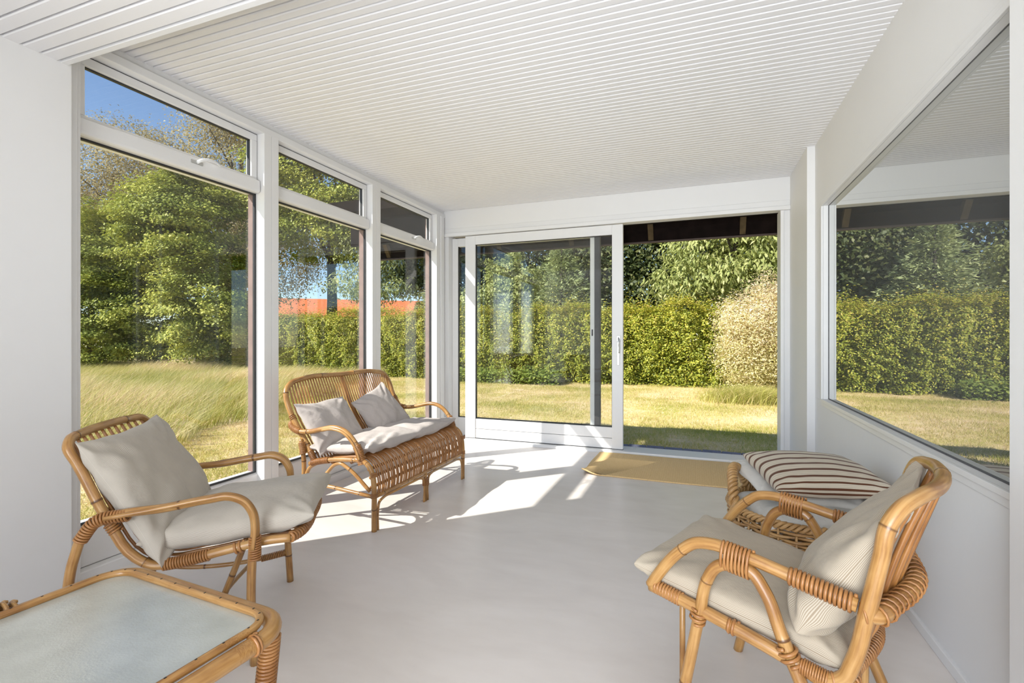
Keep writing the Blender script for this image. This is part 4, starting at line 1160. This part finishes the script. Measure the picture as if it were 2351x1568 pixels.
# ---- beech hedge along the back boundary
def hedge():
    root = empty('beech_hedge', (-5, 15.3, GZ)); tag(root, 'clipped green and yellow beech hedge along the back of the lawn', 'hedge')
    n = 290000
    X = RNG.uniform(-13.5, 13, n); zz = RNG.uniform(0, 1, n)
    face = RNG.uniform(0, 1, n)
    H = 2.28 - 0.22 * np.clip((-8.5 - X) / 2, 0, 1) + 0.10 * np.sin(X * 1.7) + 0.08 * np.sin(X * 4.3 + 1) + 0.05 * np.sin(X * 11)
    bulge = 0.16 * np.sin(X * 2.1 + 3 * zz) + 0.10 * np.sin(X * 5.3 + zz * 7) + 0.09 * np.sin(X * 13.1 + 4 * np.sin(zz * 9)) * np.sin(zz * 23)
    depth = RNG.exponential(0.20, n)
    Y = -0.65 + depth + bulge - 0.10 * np.sin(zz * math.pi)
    Z = zz * H
    top = face > 0.78
    Y[top] = RNG.uniform(-0.7, 0.7, top.sum()); Z[top] = H[top] - RNG.exponential(0.12, top.sum()) + RNG.exponential(0.08, top.sum())
    C = np.stack([X, Y, Z], -1)
    cl_ = 0.5 + 0.5 * np.sin(X * 6.1 + 2 * np.sin(Z * 5)) * np.sin(Z * 8.3 + 1.5 * np.sin(X * 3.7))
    big = 0.5 + 0.5 * np.sin(X * 2.9 + 1.7 * np.sin(Z * 3.1)) * np.sin(Z * 4.1 + 2.2 * np.sin(X * 1.9))
    gap = RNG.uniform(0, 1, n) < (0.10 + 0.60 * cl_ + 0.35 * big)
    C = C[gap]; m_ = len(C)
    out = np.tile(np.array([0, -1.0, 0.0]), (m_, 1)); out[C[:, 2] > 2.1] = (0, -0.3, 1)
    ax, sd = leaf_frame(m_, out, 0.25, 0.85)
    L_ = RNG.uniform(0.042, 0.085, m_)
    rnd = np.clip(RNG.uniform(0, 0.70, m_) + 0.22 * (C[:, 2] / 2.3) ** 2 + RNG.normal(0, 0.08, m_), 0, 1)
    n3 = 36000     # older, larger leaves inside the hedge
    Ci = np.stack([RNG.uniform(-13.5, 13, n3), RNG.uniform(-0.1, 0.6, n3), RNG.uniform(0.02, 2.15, n3)], -1)
    ai, si = leaf_frame(n3, np.tile(np.array([0, -1.0, 0.0]), (n3, 1)), 0.2, 0.2); Li = RNG.uniform(0.12, 0.2, n3)
    C = np.concatenate([C, Ci]); ax = np.concatenate([ax, ai]); sd = np.concatenate([sd, si]); L_ = np.concatenate([L_, Li]); rnd = np.concatenate([rnd, RNG.uniform(0, 0.7, n3)])
    fo = leaves('foliage', C, ax, sd, L_, L_ * 0.62, rnd, M['leaf_hedge'], root); fo['kind'] = 'stuff'
    for i in range(20):
        x = -13 + i * 1.35 + random.uniform(-.2, .2)
        MB().tube(smooth([(x, 0, -0.05), (x + 0.05, -0.1, 0.8), (x - 0.05, 0.05, 1.8)], 3), 0.03, 6).build('stem', M['bark'], root, True)
hedge()

# tall leafy shrubs forming the left boundary (seen in the first window)
tree('hornbeam', (-20.2, 15.2), [(0, 0, 4.2, 3.4, 2.6, 4.0), (-2.2, -0.8, 2.4, 2.2, 1.8, 2.4), (1.9, -1.0, 2.6, 1.9, 1.6, 2.5), (0.6, -1.3, 6.2, 2.2, 1.8, 2.0), (-1.5, -0.8, 5.6, 2.0, 1.7, 2.2)], 150000, 0.115, M['leaf_green'], 'bright green hornbeam reaching down to the meadow, right half of the first window', clump=0.30, per=300, zf=0.36, shell=0.62, flat=1.0)
tree('hornbeam', (-25.5, 14.0), [(0, 0, 3.6, 3.2, 2.4, 3.6), (2.0, -0.8, 2.2, 2.0, 1.6, 2.2), (1.2, -1.0, 5.0, 2.0, 1.7, 2.0)], 80000, 0.115, M['leaf_green'], 'green hornbeam reaching down to the meadow, left edge of the first window', clump=0.30, per=300, zf=0.36, shell=0.62, flat=1.0)
tree('birch', (-32.5, 19.0), [(0, 0, 9.5, 4.0, 3.4, 5.0), (2.5, 0, 6.0, 3.2, 2.8, 3.2), (-2.6, 0, 7.4, 3.0, 2.6, 3.6), (3.5, 0, 10.0, 2.6, 2.2, 3.2)], 70000, 0.125, M['leaf_olive'], 'tall loose olive-brown birch against the sky behind the hornbeams', clump=0.40, per=36, droop=0.6, trunk=(0.2, 11))
tree('birch', (-24.5, 21.0), [(0, 0, 11.0, 4.0, 3.4, 5.2), (2.8, 0, 7.0, 3.0, 2.6, 3.6), (-2.8, 0, 8.0, 3.0, 2.6, 3.6), (0, 0, 15.0, 2.8, 2.4, 3.0)], 70000, 0.125, M['leaf_olive'], 'tall olive-brown birch showing through the upper pane of the first window', clump=0.40, per=36, droop=0.6, trunk=(0.2, 12))
# high-crowned tree with clear trunk, second window; gap below stands in for reflected sky
tree('ash_tree', (-15.2, 17.6), [(0, 0, 8.4, 3.4, 3.0, 3.6), (-2.2, -0.4, 7.2, 2.2, 2.0, 2.4), (2.2, -0.4, 7.0, 2.2, 2.0, 2.2), (0.2, -0.8, 11.0, 2.6, 2.2, 2.4)], 80000, 0.13, M['leaf_green'], 'tree with a dense crown on a bare trunk behind the middle left window', clump=0.34, per=240, zf=0.4, flat=1.0, trunk=(0.24, 7.5))
tree('cherry_tree', (-12.6, 16.9), [(0, 0, 4.6, 1.5, 1.1, 1.0), (-0.6, 0, 3.6, 1.5, 1.0, 0.5), (0.5, 0, 3.3, 1.7, 1.0, 0.45), (0.0, 0, 5.6, 1.0, 0.8, 0.8)], 5200, 0.17, M['leaf_cherry'], 'young cherry with drooping branches above the hedge, seen past the sofa', clump=0.22, per=16, droop=1.6, trunk=(0.09, 5.2), ratio=0.33)
tree('dark_tree', (-11.6, 20.5), [(0, 0, 7.8, 3.0, 2.6, 4.4), (-1.6, 0, 5.0, 1.4, 1.6, 1.6), (1.6, 0, 4.6, 2.0, 1.8, 3.6)], 40000, 0.17, M['leaf_dark'], 'dark tree behind the hedge at the back left corner', clump=0.36, per=26, trunk=(0.2, 7))
tree('dark_tree', (-7.6, 22.5), [(0, 0, 5.0, 3.2, 2.4, 4.6), (2.4, 0, 3.4, 2.2, 2.0, 3.2)], 40000, 0.16, M['leaf_dark'], 'dark tree behind the spruce, seen through the sliding door', clump=0.36, per=26, trunk=(0.2, 5))
tree('dark_tree', (-2.4, 21.0), [(0, 0, 4.6, 3.0, 2.2, 4.2), (-1.6, -0.3, 3.6, 1.8, 1.6, 2.6), (2.4, 0, 5.4, 2.6, 2.2, 3.6)], 42000, 0.16, M['leaf_dark'], 'dark tree behind the hedge at the left of the open doorway', clump=0.36, per=26, trunk=(0.2, 5))
tree('dark_tree', (4.2, 22.5), [(0, 0, 5.0, 3.8, 2.6, 4.8), (3.5, 0, 4.6, 3.0, 2.4, 4.0)], 32000, 0.18, M['leaf_dark'], 'dark tree behind the cherry at the right of the open doorway', clump=0.38, per=26, trunk=(0.2, 5))
tree('cherry_tree', (1.15, 17.4), [(0, 0, 4.2, 2.3, 1.5, 1.0), (-0.8, -0.4, 3.2, 1.9, 1.1, 0.6), (0.8, -0.3, 3.4, 2.0, 1.2, 0.7), (0.3, 0, 5.4, 2.0, 1.4, 1.0), (-1.5, -0.2, 2.75, 1.2, 0.8, 0.35), (1.8, 0, 5.0, 1.8, 1.4, 1.4)], 15500, 0.20, M['leaf_cherry'], 'cherry tree with long drooping leaves above the hedge in the open doorway', clump=0.24, per=16, droop=1.8, trunk=(0.13, 5), ratio=0.34)
# leafy shrub rising out of the hedge
tree('apple_shrub', (-6.0, 15.6), [(0, 0, 2.9, 0.9, 0.5, 1.0), (-0.5, 0, 3.6, 0.28, 0.25, 0.55), (0.15, 0, 3.75, 0.28, 0.25, 0.6), (0.75, 0, 3.3, 0.35, 0.3, 0.5), (-1.2, 0, 2.6, 0.5, 0.4, 0.6)], 9000, 0.10, M['leaf_cherry'], 'pale leafy shrub growing out of the hedge behind the sliding door', 'shrub', clump=0.13, per=18, trunk=(0.05, 3))

# spruce
def spruce(loc, h, r0, label, n_whorl=26, z0=0.6):
    root = empty('spruce', (loc[0], loc[1], GZ)); tag(root, label, 'tree')
    MB().tube([(0, 0, -0.1), (0, 0, h * 0.5), (0, 0, h)], 0.13, 8, taper=(1, 0.12)).build('trunk', M['bark'], root, True)
    Cs, As, Ss = [], [], []
    for wi in range(n_whorl):
        t = wi / (n_whorl - 1); z = z0 + (h - z0 - 0.1) * t; rl = r0 * (1 - t) ** 0.8 + 0.12
        nb_ = 11 if t < 0.7 else 7
        for b in range(nb_):
            a = 2 * math.pi * (b + random.random() * 0.6) / nb_ + wi * 0.7
            L_ = rl * random.uniform(0.75, 1.08)
            m_ = int(95 * max(0.35, L_ / r0))
            s = RNG.uniform(0.12, 1, m_) ** 0.7 * L_
            d = np.array([math.cos(a), math.sin(a), 0.0]); sd = np.array([-math.sin(a), math.cos(a), 0])
            lat = RNG.normal(0, 1, m_) * 0.20 * (1.15 - s / L_ * 0.7)
            P_ = d * s[:, None] + sd * lat[:, None]
            P_[:, 2] = z + 0.10 * s - 0.16 * s ** 2 / max(L_, .3) * 1.6 + 0.22 * (s / L_) ** 3 + RNG.normal(0, 0.05, m_) - 0.10 * np.abs(lat)
            Cs.append(P_); As.append(orient(d[None] * 1.0 + sd[None] * (lat * 2.2)[:, None] + RNG.normal(0, 0.35, (m_, 3)))); Ss.append(np.full(m_, RNG.uniform(0, 1)))
    C = np.concatenate(Cs); ax = np.concatenate(As); sh = np.concatenate(Ss); n = len(C)
    sd = orient(np.cross(ax, orient(np.array([0, 0, 1.0]) + 0.9 * unit(n))))
    L_ = RNG.uniform(0.13, 0.24, n)
    keep = C[:, 2] > 0.05
    rnd = np.clip(0.6 * RNG.uniform(0, 1, n) + 0.4 * sh, 0, 1)
    fo = leaves('needles', C[keep], ax[keep], sd[keep], L_[keep], L_[keep] * 0.30, rnd[keep], M['leaf_spruce'], root); fo['kind'] = 'stuff'
spruce((-4.9, 18.4), 5.0, 2.7, 'grey-green spruce behind the hedge, seen through the sliding door')
spruce((-9.6, 17.6), 4.4, 1.9, 'smaller spruce at the back left behind the hedge', 20)

# dappled willow at the right of the doorway
tree('dappled_willow', (1.75, 13.4), [(0, 0, 1.25, 1.25, 1.0, 1.2), (-0.35, -0.3, 1.75, 0.95, 0.7, 0.8), (0.6, -0.2, 2.0, 0.9, 0.8, 0.85), (-0.6, -0.2, 0.85, 0.75, 0.7, 0.8), (-0.95, -0.2, 1.9, 0.3, 0.3, 0.5), (-0.2, -0.3, 2.45, 0.35, 0.3, 0.45)], 46000, 0.062, M['leaf_willow'], 'pink and cream dappled willow bush at the right of the lawn', 'shrub', clump=0.13, per=30, trunk=(0.05, 0.8), ratio=0.36, flat=0.8, tint=0.5, shell=0.5)
tree('dappled_willow', (4.4, 13.8), [(0, 0, 1.2, 1.2, 1.0, 1.2), (0.3, -0.2, 1.7, 0.9, 0.8, 0.8)], 14000, 0.07, M['leaf_willow'], 'second dappled willow further right beyond the doorway', 'shrub', clump=0.13, per=22, trunk=(0.05, 0.8), ratio=0.36, flat=0.8)

# weeds at the foot of the hedge
def weeds():
    root = empty('nettle_patch', (-5.8, 14.2, GZ)); tag(root, 'bright green nettles along the foot of the hedge', 'weeds', kind='stuff')
    n = 9000
    C = np.stack([RNG.uniform(-2.3, 2.0, n), RNG.normal(0, 0.22, n), np.abs(RNG.normal(0.12, 0.14, n))], -1)
    ax, sd = leaf_frame(n, np.tile(np.array([0, -0.4, 0.8]), (n, 1)), 0.1, 0.9)
    L_ = RNG.uniform(0.06, 0.13, n)
    leaves('foliage', C, ax, sd, L_, L_ * 0.6, RNG.uniform(0, 1, n), M['leaf_weed'], root)
weeds()

# far house added to stand in for the orange roof reflected in the windows
hs = empty('house', (-31.5, 38.5, GZ + 0.45), R(38)); tag(hs, 'added distant house with an orange tiled roof, standing in for the window reflection', 'house')
M['tile'] = plain('orange_roof_tiles', (0.66, 0.18, 0.055), 0.7, 0.25, 3)
M['render'] = plain('white_render', (0.7, 0.68, 0.62), 0.8)
MB().box(-9, 9, -4, 4, -0.46, 2.6).build('wall', M['render'], hs)
rf = MB().prism([(-4.6, 2.45), (0, 4.35), (4.6, 2.45), (4.6, 2.6), (0, 4.55), (-4.6, 2.6)], 0, -9.6, 9.6).build('roof', M['tile'], hs)
tile0 = None
for i in range(11):
    z = 2.62 + i * 0.172; y = -4.62 + i * 0.415
    o = MB().box(-9.6, 9.6, -0.02, 0.42, 0.0, 0.05).build('tile_course', M['tile'], rf) if tile0 is None else tile0.copy()
    if tile0 is None: tile0 = o
    else: col.objects.link(o)
    o.location = (0, y, z); o.rotation_euler = (math.atan2(1.95, 4.6), 0, 0)
for x in (-5, -1, 3, 6.5):
    w_ = MB().box(x - 0.7, x + 0.7, -4.06, -3.98, 0.9, 2.1).build('window', M['render'], hs)
    MB().box(x - 0.6, x + 0.6, -4.08, -4.05, 1.0, 2.0).build('pane', M['darkroom'], w_)

# ---- lawn blades
def in_view(X, Y, pad=0.16):
    c_, s_ = math.cos(R(20.635)), math.sin(R(20.635))
    w_ = -s_ * X + c_ * Y; r_ = c_ * X + s_ * Y
    t = r_ / np.maximum(w_, 1e-3)
    return (w_ > 0.5) & (t > -1.04 - pad) & (t < 0.66 + pad)
def meadow_edge(X):
    # tall grass grows where Y exceeds this boundary / X is far left
    return np.interp(X, [-40, -9.6, -8.1, -6.3, -5.6], [-10, 12.4, 7.8, 4.6, 2.0])
def meadow_mask(X, Y):
    # boundary polyline from (-6.3,4.8) via (-8.1,7.8) to (-9.6,12.4): tall grass on its left side
    bx_ = np.interp(Y, [-20, 2.5, 4.8, 7.8, 12.4, 16], [-5.6, -5.9, -6.3, -8.1, -9.6, -10.5])
    return X < bx_ + 0.35 * np.sin(Y * 2.1)
def lawn():
    n = 560000
    Y = 5.4 + (15 - 5.4) * RNG.uniform(0, 1, n) ** 1.15; X = RNG.uniform(-19, 6, n)
    n2 = 160000
    X2 = RNG.uniform(-9.5, -3.0, n2); Y2 = RNG.uniform(1.5, 8, n2)
    X = np.concatenate([X, X2]); Y = np.concatenate([Y, Y2])
    k = in_view(X, Y) & ~meadow_mask(X, Y) & ~((Y < 6.47) & (X > -3.2)) & ~((X > -3.1) & (Y < 5.6))
    X, Y = X[k], Y[k]
    # dry straw patches and greener patches
    p = np.array([noise.noise(Vector((x * 0.55, y * 0.8, 0))) + 0.5 * noise.noise(Vector((x * 2.3, y * 2.9, 5))) for x, y in zip((X * 4).round() / 4, (Y * 4).round() / 4)])
    p = p - 0.55 * np.clip((8.2 - Y) / 1.2, 0, 1) * (X > -4)  # greener, denser growth by the house, coloured to deepen the eave's shade
    thin = RNG.uniform(0, 1, len(X)) < np.clip(0.75 - p * 0.9, 0.25, 1)
    X, Y, p = X[thin], Y[thin], p[thin]; m_ = len(X)
    C = np.stack([X, Y, np.full(m_, GZ - 0.003)], -1)
    H = RNG.uniform(0.018, 0.05, m_) * (1.15 - 0.5 * np.clip(p, -1, 1)); Wd = RNG.uniform(0.004, 0.009, m_)
    lean = np.zeros((m_, 3)); lean[:, :2] = RNG.normal(0, 0.6, (m_, 2)) * H[:, None]
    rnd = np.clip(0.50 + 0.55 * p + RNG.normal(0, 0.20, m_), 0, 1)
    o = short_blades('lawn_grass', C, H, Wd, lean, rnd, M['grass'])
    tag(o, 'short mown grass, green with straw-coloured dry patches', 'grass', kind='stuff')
lawn()
def meadow():
    n = 190000
    X = RNG.uniform(-27, -5, n); Y = RNG.uniform(1.2, 15.5, n)
    k = in_view(X, Y) & meadow_mask(X, Y)
    X, Y = X[k], Y[k]; m_ = len(X)
    p = np.array([noise.noise(Vector((x * 0.35, y * 0.5, 9))) for x, y in zip((X * 3).round() / 3, (Y * 3).round() / 3)])
    C = np.stack([X, Y, np.full(m_, GZ - 0.01)], -1)
    H = RNG.uniform(0.18, 0.50, m_) * (1 + 0.5 * p); Wd = RNG.uniform(0.006, 0.013, m_)
    lean = np.zeros((m_, 3)); lean[:, 0] = (0.55 + RNG.normal(0, 0.3, m_)) * H; lean[:, 1] = (0.25 + RNG.normal(0, 0.3, m_)) * H
    rnd = np.clip(0.5 + 0.5 * p + RNG.normal(0, 0.25, m_), 0, 1)
    o = blades('meadow_grass', C, H, Wd, lean, rnd, M['tall_grass'])
    tag(o, 'tall wind-bent unmown grass beyond the left windows', 'grass', kind='stuff')
meadow()
def tuft():
    root = empty('grass_tuft', (0.95, 11.7, GZ)); tag(root, 'long yellow-green grass tuft in front of the willow bush', 'ornamental grass')
    n = 7000
    C = np.stack([RNG.normal(0, 0.34, n), RNG.normal(0, 0.22, n), np.full(n, -0.01)], -1)
    H = RNG.uniform(0.12, 0.44, n); Wd = RNG.uniform(0.006, 0.012, n)
    lean = np.zeros((n, 3)); lean[:, 0] = (0.35 + RNG.normal(0, 0.7, n)) * H; lean[:, 1] = RNG.normal(-0.2, 0.5, n) * H
    fo = blades('blades', C, H, Wd, lean, RNG.uniform(0, 1, n), M['tuft'], root); fo['kind'] = 'stuff'
tuft()
